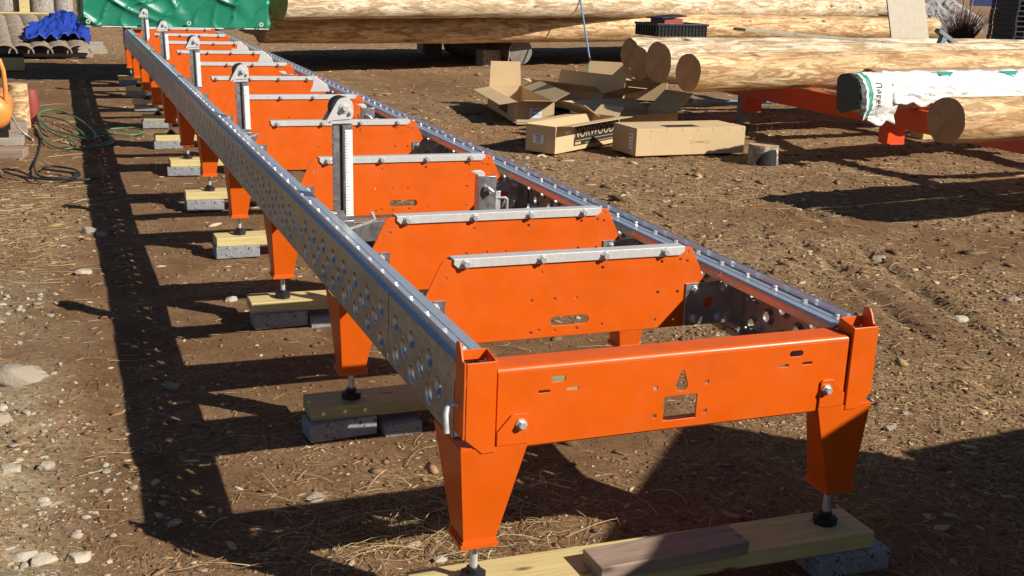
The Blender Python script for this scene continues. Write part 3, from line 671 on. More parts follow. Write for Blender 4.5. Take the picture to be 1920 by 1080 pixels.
# grey-charred stump
def stump():
    p = at(1443, 309); root = thing('log_round', (p[0], p[1]+.10, -.01), .3, 'short upright log round with a black charred patch on its pale bark', 'log')
    mb = MB(); n = 40; v = []
    R_ = .118
    for z, k in ((0, 1.03), (.05, 1.0), (.10, 1.0), (.150, 1.0), (.157, .985)):
        for q in range(n): a = 2*PI*q/n; r = R_*k*(1+.05*mnoise.noise((math.cos(a)*1.5, math.sin(a)*1.5, z*4))); v.append((r*math.cos(a), r*math.sin(a), z))
    f = [(i*n+q, i*n+(q+1) % n, (i+1)*n+(q+1) % n, (i+1)*n+q) for i in range(4) for q in range(n)]+[tuple(range(4*n-1+n-n+0, 4*n-1+n-n-0))] if False else [(i*n+q, i*n+(q+1) % n, (i+1)*n+(q+1) % n, (i+1)*n+q) for i in range(4) for q in range(n)]
    f.append(tuple(range(n-1, -1, -1))); mb.v = v; mb.f = f; mb.build('bark', 'bark', root, smooth=50)
    t_ = MB(); t_.v = v[4*n:5*n]; t_.f = [tuple(range(n))]; t_.build('cut_top', 'end_pale', root)
    c = MB(); k = 16; cv = []
    rows = [0.002, .03, .06, .09, .112, .13]
    wid = [(-.25, 1.0), (-.3, 1.02), (-.15, 1.0), (.0, .97), (.15, .95), (.45, .85)]
    a0, a1 = rad(-128), rad(-62)
    for z, (u0, u1) in zip(rows, wid):
        for i in range(k+1):
            u = u0+(u1-u0)*i/k; a = a0+(a1-a0)*u-.3; r = R_*1.028*(1+.05*mnoise.noise((math.cos(a)*1.5, math.sin(a)*1.5, z*4)))
            zz = z+(.012*mnoise.noise((i*.8, z*9, 3)) if z > .08 else 0); cv.append((r*math.cos(a), r*math.sin(a), zz))
    c.v = cv; c.f = [(j*(k+1)+i, j*(k+1)+i+1, (j+1)*(k+1)+i+1, (j+1)*(k+1)+i) for j in range(5) for i in range(k)]
    c.build('charred_patch', 'char', root, smooth=60)
    g = MB()
    for i in range(6): a = a0+(a1-a0)*(.25+.12*i)-.3; g.tube([(R_*1.035*math.cos(a), R_*1.035*math.sin(a), .01), (R_*1.035*math.cos(a+.02), R_*1.035*math.sin(a+.02), .07+.015*(i % 3))], .0016, 5)
    g.build('cracks', 'ink', root)
stump()
# ------------------------------------------------------------------ second orange bed under the logs
def beam2():
    p = Vector(at(1660, 270, .13)); ya, yb = p.y-3.2, p.y+4.6; x = p.x
    root = thing('log_deck', (x, p.y, 0), 0, 'second low dark orange steel bed carrying the row of logs at right', 'log deck')
    b = MB(); b.box(0, .005, ya-p.y, yb-p.y, .275, .447); b.box(.0052, .06, ya-p.y, yb-p.y, .443, .447); b.box(.0052, .06, ya-p.y, yb-p.y, .275, .279); b.build('rail', 'orange_dull', root, bevel=.001)
    b2 = MB(); b2.box(1.5, 1.505, ya-p.y, yb-p.y, .275, .447); b2.box(1.44, 1.4998, ya-p.y, yb-p.y, .443, .447); b2.build('rail', 'orange_dull', root)
    q = Vector(at(1378, 210, .13)); ly = [0, q.y-p.y, -2.3]
    for y in ly:
        for x2 in (0, 1.33):
            l = MB(); l.box(.0+x2, .17+x2, y-.02, y-.016, .135, .2748); l.box(x2, x2+.004, y-.0159, y+.10, .135, .2748); l.box(.166+x2, .17+x2, y-.0159, y+.10, .135, .2748); l.box(x2+.02, x2+.16, y-.03, y+.10, .127, .1345); lo = l.build('leg', 'orange_dull', root, bevel=.001)
    for y in (ly[1]+1.0, -1.1):
        c = MB(); c.box(.061, 1.439, y, y+.005, .28, .442); c.build('bunk', 'orange_dull', root)
    return p, ya, yb
pB, yBa, yBb = beam2()
for px, lab in ((-1.75, 'right edge of the frame'), (float(at(1378, 210, .13)[1])-pB.y+.18, 'far end')):
    hw = .09 if px < 0 else .045; b = MB(); b.box(-hw, hw, -hw, hw, -.02, .2745); tag(b.build('support_post', 'pine' if px < 0 else 'old_wood', None, (pB.x+.09, pB.y+px, 0), bevel=.004), 'short square timber post under the second orange bed near the %s' % lab, 'post', 'posts under the log deck')
for i, y in enumerate((-1.75, 1.2)):
    b = MB(); b.box(-.09, .09, -.09, .09, -.02, .2745); tag(b.build('support_post', 'pine', None, (pB.x+1.43, pB.y+y, 0), bevel=.004), 'short timber post under the hidden far rail of the orange log deck, %s one' % ('nearer' if i == 0 else 'farther'), 'post', 'posts under the log deck')
# bark slab lying between logs
pbk = Vector(at(1632, 138, .655)); bs = MB(); n = 24; v = []
for i in range(n+1):
    x = 3.4*i/n
    for q in range(7):
        a = PI*(.12+.76*q/6); v.append((x, .10*math.cos(a)+.01*math.sin(i*.7), .035*math.sin(a)+.008*math.sin(i*.9+q)))
    for q in range(6, -1, -1):
        a = PI*(.12+.76*q/6); v.append((x, .10*math.cos(a)+.01*math.sin(i*.7), .035*math.sin(a)-.010+.008*math.sin(i*.9+q)))
bs.v = v; bs.f = [(i*14+q, i*14+(q+1) % 14, (i+1)*14+(q+1) % 14, (i+1)*14+q) for i in range(n) for q in range(14)]+[tuple(range(13, -1, -1)), tuple(range(n*14, n*14+14))]
tag(bs.build('bark_slab', 'barkslab', None, pbk, smooth=50, rot=(0, 0, math.atan2(.17, 1))), 'long thin slab of reddish bark lying behind the white sack', 'bark slab')
# sack draped over the wrapped log
def sack():
    dq = Vector((1, .16, 0)).normalized(); root = thing('woven_sack', pQ, 0, 'white woven sack with green print draped over a log end', 'sack'); root.rotation_euler = (0, 0, math.atan2(dq.y, dq.x))
    n, k = 70, 40
    def prof(r, a):
        """round the log down to where the cloth leaves it, then hanging straight"""
        A1 = PI*1.02
        if a <= A1: return r*math.cos(a), r*math.sin(a)
        q = (a-A1)*r; return r*math.cos(A1)-.012*math.sin(q*30), r*math.sin(A1)-q
    def sh(r0, x0, x1, a0, a1, name, mat, sd=0, edge=.0):
        v = []
        for i in range(n+1):
            for q in range(k+1):
                x = x0+(x1-x0)*i/n
                a = a0+(a1-a0+edge*mnoise.noise((x*7, sd, 3)))*q/k
                w_ = .45 if a0 > PI*.2 else 1; r = r0+w_*(.016*mnoise.noise((x*5+sd, a*3, 1))+.014*mnoise.noise((x*11, a*6, sd))+.012*(1-abs(mnoise.noise((x*8+a*2, a*4-x*3, sd)))*3))+.010*max(0, a-PI)*math.sin(x*28+a*2)
                y_, z_ = prof(r, a); v.append((x, y_, z_))
        mb = MB(); mb.v = v; mb.f = [(i*(k+1)+q, i*(k+1)+q+1, (i+1)*(k+1)+q+1, (i+1)*(k+1)+q) for i in range(n) for q in range(k)]
        o = mb.build(name, mat, root, smooth=60); s_ = o.modifiers.new('t', 'SOLIDIFY'); s_.thickness = .003; return o
    sh(.150, .30, 3.6, PI*.1, PI*1.16, 'sack_body', 'sack', 1, .3)
    sh(.154, .085, .36, PI*.3, PI*1.44, 'sack_flap', 'sack', 4, .3)
    sh(.154, .045, .0845, PI*.25, PI*1.37, 'green_band', 'sack_green', 4)
    sh(.154, .020, .0445, PI*.25, PI*1.37, 'white_band', 'sack', 4)
    sh(.153, -.030, .0195, PI*.25, PI*1.30, 'dark_hem', 'sack_dark', 4)
    cp = MB(); cp.prism([prof(.146, PI*.25+PI*.95*q/24) for q in range(25)]+[(.02, -.15), (.08, -.12)], -.036, -.031, 'yz'); cp.build('folded_end', 'sack_dark', root)  # near-black tone holds the shade on the dark green sack end
    for x in (.95, 1.75, 2.55):
        tr = MB(); v = []
        for i in range(13):
            for q in range(9):
                u = -1+2*i/12; w_ = q/8; a = PI*.60+(.50*(1-abs(u)))*w_; v.append((x+.14*u, .168*math.cos(a), .168*math.sin(a)))
        tr.v = v; tr.f = [(i*9+q, i*9+q+1, (i+1)*9+q+1, (i+1)*9+q) for i in range(12) for q in range(8)]; tr.build('green_print', 'sack_green', root, smooth=60)
    me_ = text_mesh('Лаger', .078, .0004, 0, 1.05)
    for vv in me_.vertices:
        u, w_ = vv.co.x, vv.co.y; a = PI*.98+u/.165; q_ = prof(.1605, a); vv.co = (.155+w_, q_[0]-.003, q_[1])
    link('lettering', me_, 'sack_dark', root)
    me_ = text_mesh('12 25 РУ', .05, .0004)
    for vv in me_.vertices:
        u, w_ = vv.co.x, vv.co.y; a = PI*1.02-w_/.165; vv.co = (.72+u, .163*math.cos(a), .163*math.sin(a))
    link('lettering', me_, 'grey_ink', root)
sack()
# things lying on the logs
pc = Vector(at(1262, 76, .80))
def crate():
    root = thing('plastic_crate', (pc.x, pc.y+.05, .843), .12, 'low black plastic crate with ribbed sides on the log row', 'crate')
    W_, D_, H_ = .285, .18, .115; b = MB()
    b.box(-W_, W_, -D_, D_, 0, .006)
    for (x0, x1, y0, y1) in ((-W_, W_, -D_, -D_+.006), (-W_, W_, D_-.006, D_), (-W_, -W_+.006, -D_+.0061, D_-.0061), (W_-.006, W_, -D_+.0061, D_-.0061)): b.box(x0, x1, y0, y1, .0061, H_)
    b.build('crate_body', 'black', root, bevel=.001)
    r = MB(); r.box(-W_-.012, W_+.012, -D_-.012, -D_-.0002, H_-.018, H_+.004); r.box(-W_-.012, W_+.012, D_+.0002, D_+.012, H_-.018, H_+.004); r.box(-W_-.012, -W_-.0002, -D_, D_, H_-.018, H_+.004); r.box(W_+.0002, W_+.012, -D_, D_, H_-.018, H_+.004); r.build('crate_rim', 'black', root, bevel=.002)
    b2 = MB()
    for i in range(15): x = -W_+.01+i*(2*W_-.02)/14; b2.box(x-.004, x+.004, -D_-.009, -D_-.0003, .003, H_-.0181)
    for z in (.03, .06): b2.box(-W_, W_, -D_-.0065, -D_-.0004, z, z+.004)
    for i in range(9): y = -D_+.01+i*(2*D_-.02)/8; b2.box(-W_-.009, -W_-.0003, y-.004, y+.004, .003, H_-.0181)
    b2.build('crate_ribs', 'black', root)
    t_ = thing('tool_case', (pc.x-.05, pc.y+.06, .853), .35, 'small dark case with a red edge poking out of the black crate', 'case')
    q = MB(); q.box(-.13, .13, -.09, .09, 0, .15); q.build('case_body', 'red', t_, bevel=.004); q = MB(); q.box(-.17, .17, -.11, .11, .158, .172); q.build('lid', 'black', t_, bevel=.003, rot=(0, rad(-4), 0))
crate()
pg = Vector(at(1537, 74, .83)); b = MB(); b.box(-1.05, 1.05, -.09, .09, 0, .028); tag(b.build('plank', 'old_wood', None, (pg.x, pg.y, .845), bevel=.003, rot=(0, rad(3.4), math.atan2(.2, 1)-.06)), 'thin weathered grey plank lying along the row of logs', 'plank')
pd = Vector(at(1785, 72, .83)); b = MB(); b.box(-.24, .24, -.035, .035, 0, .045); b.box(-.14, -.06, -.03, .03, -.16, -.0005); tag(b.build('wood_bracket', 'grey_paint', None, (pd.x-.05, pd.y, .80), bevel=.003, rot=(0, rad(24), .2)), 'dark tilted timber piece propped on the log row right of the plywood', 'timber')
# leaning plywood
pp = Vector(at(1712, 74, .74)); b = MB(); b.box(-.33, .33, 0, .02, 0, 1.3); tag(b.build('plywood_sheet', 'ply', None, (pp.x, pp.y, .62), bevel=.003, rot=(rad(-14), rad(-4), .16)), 'weathered plywood sheet leaning upright against the back pile of logs', 'plywood')
# broom
def broom():
    p0 = Vector(at(1110, 139)); p1 = Vector(at_y(1082, -40, p0.y+.95)); root = thing('broom', p0, 0, 'blue handled broom with green bristles standing upright against the back pile', 'broom')
    d = p1-p0; h = MB(); h.tube([d*.155, d*.5, d*1.0], .013, 10); h.build('handle', 'broom_blue', root, smooth=60)
    c = MB(); c.tube([d*.115, d*.14, d*.16], [.028, .02, .017], 10); c.build('socket', 'black', root, smooth=60)
    rr = MB(); rr.tube([d*.1605, d*.175], [.019, .018], 10); rr.build('collar', 'red', root, smooth=60)
    bz = MB()
    for i in range(150):
        a = random.random()*2*PI; r = random.random()**.5
        bz.tube([d*.12+Vector((.022*r*math.cos(a), .022*r*math.sin(a), 0)), Vector((.085*r*math.cos(a), .045*r*math.sin(a), .004+.01*random.random()))], [.004, .005], 4)
    bz.build('bristles', 'broom_green', root)
broom()
p0 = Vector(at(1255, 196)); root = thing('fallen_broom', (p0.x, p0.y, .03), 0, 'second broom lying on the ground in shade with dark green bristles', 'broom')
h = MB(); h.tube([(.25, -.02, .02), (1.9, -.25, .0)], .013, 8); h.build('handle', 'broom_blue', root, smooth=60)
bz = MB()
for i in range(120):
    a = random.random()*2*PI; r = random.random()**.5; bz.tube([(.28, -.02+.02*r*math.cos(a), .02+.02*r*math.sin(a)), (-.03+.03*random.random(), .10*r*math.cos(a), .02+.045*r*math.sin(a))], [.004, .006], 4)
bz.build('bristles', 'sack_green', root)

# ------------------------------------------------------------------ cardboard boxes
def slab(mb, pts, t):
    """a sheet between four corners with thickness t along its normal"""
    a = [Vector(p) for p in pts]; n = (a[1]-a[0]).cross(a[3]-a[0]).normalized()*t; b = [p+n for p in a]
    mb.add(a+b, [(0, 3, 2, 1), (4, 5, 6, 7), (0, 1, 5, 4), (1, 2, 6, 5), (2, 3, 7, 6), (3, 0, 4, 7)])
def carton(loc, rz, L, W_, H, label, flaps, mat='card', tilt=(0, 0), closed=False, name='cardboard_box'):
    """open carton; local x along L, y along W; flaps: dict side -> (length, angle from vertical, outward +)"""
    root = thing(name, loc, 0, label, 'box', 'cardboard boxes thrown open on the ground', rot=(tilt[0], tilt[1], rz)); t = .005
    b = MB(); x, y = L/2, W_/2
    b.box(-x, x, -y, y, 0, t)
    b.box(-x, x, -y, -y+t, t+.0001, H); b.box(-x, x, y-t, y, t+.0001, H); b.box(-x, -x+t, -y+t+.0001, y-t-.0001, t+.0001, H); b.box(x-t, x, -y+t+.0001, y-t-.0001, t+.0001, H)
    b.build('carton_body', mat, root, bevel=.0012)
    for sd, (ln, an) in flaps.items():
        c, s_ = math.cos(an), math.sin(an); m_ = MB(); e = .0008; cut = .012
        if sd in 'fb':
            sg = -1 if sd == 'f' else 1; yo = sg*(y-t/2)
            P = [(-x+cut, yo, H+e), (x-cut, yo, H+e), (x-cut*2, yo+sg*ln*s_, H+e+ln*c), (-x+cut*2, yo+sg*ln*s_, H+e+ln*c)]
        else:
            sg = -1 if sd == 'l' else 1; xo = sg*(x-t/2)
            P = [(xo, -y+cut, H+e), (xo, y-cut, H+e), (xo+sg*ln*s_, y-cut*2, H+e+ln*c), (xo+sg*ln*s_, -y+cut*2, H+e+ln*c)]
        slab(m_, P, .004); fo = m_.build('flap', mat if sd not in closed_in(flaps) else mat, root)
    return root
def closed_in(f): return ()
def sticker(root, x, y, z, w_, h, face, rz=0):
    m_ = MB(); k = MB()
    if face == 'x':
        m_.box(x-.0012, x-.0002, y-w_/2, y+w_/2, z-h/2, z+h/2)
        for i in range(4): k.box(x-.0018, x-.0013, y-w_*(.2+.1*(i % 2)), y+w_*(.2+.08*((i+1) % 2)), z+h*(.32-.2*i)-.004, z+h*(.32-.2*i)+(.006 if i == 0 else .002))
    else:
        m_.box(x-w_/2, x+w_/2, y-.0012, y-.0002, z-h/2, z+h/2)
        for i in range(4): k.box(x-w_*(.2+.1*(i % 2)), x+w_*(.2+.08*((i+1) % 2)), y-.0018, y-.0013, z+h*(.32-.2*i)-.004, z+h*(.32-.2*i)+(.006 if i == 0 else .002))
    s_ = m_.build('sticker', 'sticker', root); k.build('print', 'blue_ink', s_)
def ang(a, b): return math.atan2(b[1]-a[1], b[0]-a[0])
# A: open box with the printed name on its long side
c0 = at(1040, 290); c1 = at(1150, 268); c2 = at(998, 284)
rzA = ang(c0, c1)
LA, WA, HA = 1.02, .28, .215
u = Vector((math.cos(rzA), math.sin(rzA), 0)); vv = Vector((-u.y, u.x, 0))
oA = Vector((c0[0], c0[1], 0))+u*LA/2+vv*WA/2
bA = carton((oA.x, oA.y, .003), rzA, LA, WA, HA, 'open cardboard box with a large black printed panel, left of the closed long box', {'f': (.14, rad(84)), 'b': (.15, rad(-10+105)), 'r': (.14, rad(60))})
sticker(bA, -LA/2, .02, .105, .10, .07, 'x')
pm_ = MB(); pm_.box(-.23, .50, -WA/2-.0014, -WA/2-.0003, .035, .20); pn = pm_.build('printed_panel', 'print', bA)
tm = text_mesh('NORWOOD', .115, .0004, .12, 1.02); link('lettering', tm, 'card_ink', pn, (.09, -WA/2-.0022, .135), rot=(PI/2, 0, 0))
q = MB(); q.box(-.21, .48, -WA/2-.0020, -WA/2-.0016, .075, .079); q.box(-.21, -.12, -WA/2-.0020, -WA/2-.0016, .045, .064); q.box(-.05, .47, -WA/2-.002, -WA/2-.0016, .046, .050); q.build('print_lines', 'card_ink', pn)
hh = MB(); hh.prism(slot(-.36, -.30, .155, .014), -WA/2-.0014, -WA/2-.0003, 'xz'); hh.build('hand_hole_patch', 'sticker', bA)
# B: closed long box
c0 = at(1191, 294); c1 = at(1394, 287); c2 = at(1122, 281); rzB = ang(c0, c1); LB = math.hypot(c1[0]-c0[0], c1[1]-c0[1]); WB = .26
u = Vector((math.cos(rzB), math.sin(rzB), 0)); vv = Vector((-u.y, u.x, 0)); WB = min(.42, max(.24, abs((Vector(c2)-Vector(c0)).dot(vv)))); HB = .215
oB = Vector((c0[0], c0[1], 0))+u*LB/2+vv*WB/2
bB = thing('cardboard_box', (oB.x, oB.y, .003), rzB, 'closed long cardboard box with a plain sunlit side, frontmost on the ground', 'box', 'cardboard boxes thrown open on the ground')
b = MB(); b.box(-LB/2, LB/2, -WB/2, WB/2, 0, HB); b.build('carton_body', 'card', bB, bevel=.004)
b = MB(); b.box(-LB/2+.002, LB/2-.002, -WB/2+.002, -.002, HB+.0006, HB+.0046); b.build('flap', 'card', bB, bevel=.001)
b = MB(); b.box(-LB/2+.002, LB/2-.02, .002, WB/2-.002, HB+.0006, HB+.0046); b.build('flap', 'card', bB, bevel=.001)
b = MB(); b.box(-LB/2+.3, LB/2-.42, -WB/2+.04, -.03, HB+.0048, HB+.0054); b.build('printed_panel', 'print', bB)
sticker(bB, -LB/2, -WB/2+.08, .11, .055, .13, 'x')
q = MB()
for i in range(9): x = -LB/2+.13+i*.145; q.box(x, x+.003, -WB/2-.0008, -WB/2-.0002, .185, .212); q.box(x, x+.003, -WB/2-.0008, -WB/2-.0002, .135, .150) if i == 0 else None
for x in (.0, .155):
    q.lathe([(.013, 0), (.015, 0), (.015, .0006), (.013, .0006), (.013, 0)], 18, Matrix.Translation((x, -WB/2-.0002, .10)) @ Matrix.Rotation(PI/2, 4, 'X'))
q.build('print_marks', 'grey_ink', bB)
tm = text_mesh('UT-050 05', .022, .0003); link('lettering', tm, 'grey_ink', bB, (.078, -WB/2-.0006, .10), rot=(PI/2, 0, 0))
# C: open box at left, seen end on
c0 = at(968, 234); c1 = at(1030, 222); c2 = at(908, 197)
rzC = ang(c0, c2); u = Vector((math.cos(rzC), math.sin(rzC), 0)); LC = 1.38
vv = Vector((u.y, -u.x, 0)); WC = .36; HC = .21
oC = Vector((c0[0], c0[1], 0))+u*LC/2+vv*WC/2
bC = carton((oC.x, oC.y, .004), rzC+PI, LC, WC, HC, 'open cardboard box farthest left with one flap standing upright', {'l': (.26, rad(4)), 'f': (.17, rad(100)), 'b': (.17, rad(62)), 'r': (.18, rad(80))})
sticker(bC, -LC/2, 0, .11, .12, .09, 'x') if False else None
m_ = MB(); m_.box(LC/2+.0003, LC/2+.0013, -.06, .06, .06, .15); s_ = m_.build('sticker', 'sticker', bC); k = MB(); k.box(LC/2+.0014, LC/2+.0018, -.03, .03, .125, .135); k.box(LC/2+.0014, LC/2+.0018, -.045, .045, .09, .095); k.build('print', 'blue_ink', s_)
for sg, nm in ((-1, 'f'), (1, 'b')):
    m_ = MB(); m_.box(-.12, .28, sg*WC/2+(.0003 if sg > 0 else -.0013), sg*WC/2+(.0013 if sg > 0 else -.0003), .05, .20); pnn = m_.build('printed_panel', 'print', bC)
# D: open box behind the printed one, partly filled
c0 = at(1135, 264); c1 = at(1290, 253)
rzD = ang(c0, c1); u = Vector((math.cos(rzD), math.sin(rzD), 0)); vv = Vector((-u.y, u.x, 0)); oD = Vector((c0[0], c0[1], 0))+u*.45+vv*.28
carton((oD.x, oD.y, .004), rzD, .92, .42, .19, 'open cardboard box directly behind the closed long box', {'b': (.20, rad(70)), 'r': (.26, rad(50)), 'l': (.20, rad(58)), 'f': (.16, rad(82))}, 'card')
# E, F: shaded upturned boxes at the back
c0 = at(1000, 203); c1 = at(1135, 222); rzE = ang(c0, c1); u = Vector((math.cos(rzE), math.sin(rzE), 0)); vv = Vector((-u.y, u.x, 0)); oE = Vector((c0[0], c0[1], 0))+u*.42+vv*.2
carton((oE.x, oE.y, .02), rzE, .92, .36, .20, 'open cardboard box with a tall shaded flap standing up toward the broom', {'f': (.12, rad(60)), 'b': (.19, rad(8)), 'r': (.30, rad(72)), 'l': (.2, rad(75))}, 'card', tilt=(rad(-6), 0))
c0 = at(1095, 186); c1 = at(1190, 190); rzF = ang(c0, c1)-.1; u = Vector((math.cos(rzF), math.sin(rzF), 0)); vv = Vector((-u.y, u.x, 0)); oF = Vector((c0[0], c0[1], 0))+u*.45+vv*.35
carton((oF.x, oF.y, .004), rzF, .95, .36, .24, 'shaded open cardboard box at the back right of the heap near the fallen broom', {'b': (.15, rad(10)), 'r': (.24, rad(40)), 'f': (.12, rad(95))}, 'card')
# black plastic bag scraps inside
for i, (px, py) in enumerate(((1072, 148), (1090, 150))):
    p = Vector(at(px, py, .22)); v = []
    b = MB(); b.lathe([(.0001, -.04)]+[(.09*math.sin(a)*(1+.2*math.sin(a*7)), -.04*math.cos(a)) for a in np.linspace(.3, PI-.3, 7)]+[(.0001, .04)], 14)
    b.v = [tuple(Vector(q_)*(1+.5*mnoise.noise(Vector(q_)*18+Vector((i*5, 0, 0))))) for q_ in b.v]; tag(b.build('plastic_bag', 'black', None, (p.x, p.y, .22), smooth=40), 'crumpled black plastic bag %s in the shaded box below the broom' % ('on the left' if i == 0 else 'on the right'), 'bag')

# ------------------------------------------------------------------ tarpaulin over the saw head
def tarp():
    x0, x1, y0, y1 = -.41, 1.585, 11.55, 12.9; zb, zt = .635, 1.36
    root = thing('covered_saw_head', (x0, y0, 0), 0, 'glossy green tarpaulin covering the saw head at the far end of the bed', 'tarpaulin')
    per = [(x0, y1), (x0, y0), (x1, y0), (x1, y1)]
    nseg = [60, 110, 60]; pts = []
    for (a, b), n in zip(zip(per, per[1:]), nseg):
        for i in range(n): s = i/n; pts.append((a[0]+(b[0]-a[0])*s, a[1]+(b[1]-a[1])*s, b[0]-a[0], b[1]-a[1]))
    pts.append((*per[3], 0, 1)); n = len(pts); k = 64; v = []
    for i, (x, y, ddx, ddy) in enumerate(pts):
        l = math.hypot(ddx, ddy); nxn, nyn = ddy/l, -ddx/l
        if abs(ddx) > .1: nxn, nyn = 0, -1
        elif x < .5: nxn, nyn = -1, 0
        else: nxn, nyn = 1, 0
        for q in range(k+1):
            s = q/k; z = zb+(zt-zb)*s; u = x+y*.9
            r1 = 1-abs(mnoise.noise((u*1.6+s*1.4, z*1.1, 2.0)))*2; r2 = 1-abs(mnoise.noise((u*3.1-z*2.2, z*2.6+u, 7.0)))*2
            d = .040*max(0, r1)**6+.022*max(0, r2)**7+.03*mnoise.noise((u*.9, z*.7, 1))+.03*(1-s)*(.3+abs(mnoise.noise((u*2.2, 0, 3))))
            hem = (.014*mnoise.noise((u*2.3, 0, 9)))*(1-s)
            v.append((x+nxn*d, y+nyn*d, z+hem))
    f = [(i*(k+1)+q, (i+1)*(k+1)+q, (i+1)*(k+1)+q+1, i*(k+1)+q+1) for i in range(n-1) for q in range(k)]
    top = [i*(k+1)+k for i in range(n)]; f.append(tuple(top))
    mb = MB(); mb.v = [(a-x0, b-y0, c) for a, b, c in v]; mb.f = f; o = mb.build('tarpaulin', 'tarp', root, smooth=70); s_ = o.modifiers.new('t', 'SOLIDIFY'); s_.thickness = .004; s_.offset = -1
    hm = MB(); hm.tube([(p[0]-x0+(0), p[1]-y0-.012, zb-.004) for p in pts[60:171:5]], .006, 5)
    hm.build('hem_cord', 'sack', root)
    for i, (gx) in enumerate((.04, .62, 1.1, 1.9)):
        g = MB(); g.lathe([(.012, 0), (.024, 0), (.024, .006), (.012, .006), (.012, 0)], 14, Matrix.Translation((gx, -.062, zb+.05)) @ Matrix.Rotation(PI/2, 4, 'X')); g.build('eyelet', 'alu', root)
    fr = MB()
    for x in (.30, 1.55):
        for y in (.25, 1.0): fr.box(x, x+.08, y, y+.08, .606, 1.25)
    fr.box(.38, 1.55, .26, .32, 1.05, 1.2); fr.box(.38, 1.55, 1.01, 1.07, 1.05, 1.2); fr.build('saw_frame', 'orange_dull', root)
    wh = MB(); wh.box(1.42, 1.53, .10, .20, .61, .68); wh.tube([(1.47, .05, .66), (1.53, .0, .665), (1.56, .0, .63)], .012, 8); wh.build('track_roller', 'bolt', root)
tarp()
# ------------------------------------------------------------------ far left: roof tiles, blue tarp, pallet with pipes
def tiles():
    for i, (px, n_) in enumerate(((8, 'leftmost'), (40, 'second from left'), (76, 'middle'), (112, 'fourth from left'), (149, 'rightmost'))):
        p = Vector(at(px, 92, .13)); root = thing('roof_tile_stack', (p.x, p.y, 0), .06, 'stack of curved grey brown roof tiles, %s of the row' % n_, 'roof tiles', 'stacks of old roof tiles')
        for j in range(3):
            mb = MB(); v = []; L = 1.3; r = .155-.004*j; nx_ = 18; s0 = j*.85
            for side_ in (0, 1):
                for a_ in range(17):
                    a = PI*a_/16; rr = r-(0 if side_ == 0 else .018)
                    for xx in range(nx_+1):
                        s = s0+1.0*xx/nx_; v.append((rr*math.cos(a)*1.02*(1.04-.06*xx/nx_), s, .04+s*.13-.02*j+(.11 if j == 0 else .10)*0+rr*math.sin(a)*.75*(1.04-.06*xx/nx_)+.03*(1-xx/nx_)+.004*math.sin(s*40)))
            m_ = nx_+1; off_ = 17*m_
            f = [(a*m_+x, (a+1)*m_+x, (a+1)*m_+x+1, a*m_+x+1) for a in range(16) for x in range(nx_)]+[(off_+a*m_+x, off_+a*m_+x+1, off_+(a+1)*m_+x+1, off_+(a+1)*m_+x) for a in range(16) for x in range(nx_)]
            f += [(a*m_, off_+a*m_, off_+(a+1)*m_, (a+1)*m_) for a in range(16)]+[(a*m_+nx_, (a+1)*m_+nx_, off_+(a+1)*m_+nx_, off_+a*m_+nx_) for a in range(16)]
            f += [(x, x+1, off_+x+1, off_+x) for x in range(nx_)]+[(16*m_+x, off_+16*m_+x, off_+16*m_+x+1, 16*m_+x+1) for x in range(nx_)]
            mb.v = v; mb.f = f; mb.build('roof_tile', 'tile', root, smooth=50)
tiles()
pt = Vector(at(70, 100)); b = MB()
for i in range(3): b.box(-.2+i*.0, 1.55, -.02+.28*i, .06+.28*i, -.02, .05+.035*i)
tag(b.build('timber_battens', 'old_wood', None, (pt.x-.6, pt.y+.12, 0), bevel=.003, rot=(0, 0, .05)), 'grey timber battens sticking out under the roof tiles', 'timber')
def blue():
    n, k = 70, 40; v = []; p0 = Vector(at(44, 55, .38)); ex = Vector(at(166, 64, .30))-p0; 
    for i in range(n+1):
        for q in range(k+1):
            s, t_ = i/n, q/k
            p = p0+ex*s+Vector((.05, 1, 0))*(-.05+2.3*t_*(.35+.65*math.sin(PI*min(1, s*.8+.12))))
            z = .29+.10*t_+.15*math.exp(-(((s-.52)/.3)**2+((t_-.75)/.45)**2))+.07*mnoise.noise((s*5, t_*4, 2))+.05*mnoise.noise((s*11, t_*8, 6))+.03*mnoise.noise((s*26, t_*20, 9))-.12*max(0, s-.9)/.1
            e = .06*mnoise.noise((s*6, t_*6, 12)); v.append((p.x+e, p.y+e-.12*abs(mnoise.noise((s*4, 1, 1)))*(1-t_), z))
    mb = MB(); mb.v = v; mb.f = [(i*(k+1)+q, (i+1)*(k+1)+q, (i+1)*(k+1)+q+1, i*(k+1)+q+1) for i in range(n) for q in range(k)]
    o = mb.build('blue_tarp', 'bluetarp', smooth=50); s_ = o.modifiers.new('t', 'SOLIDIFY'); s_.thickness = .008
    tag(o, 'crumpled bright blue tarpaulin heaped over the roof tiles', 'tarpaulin')
blue()
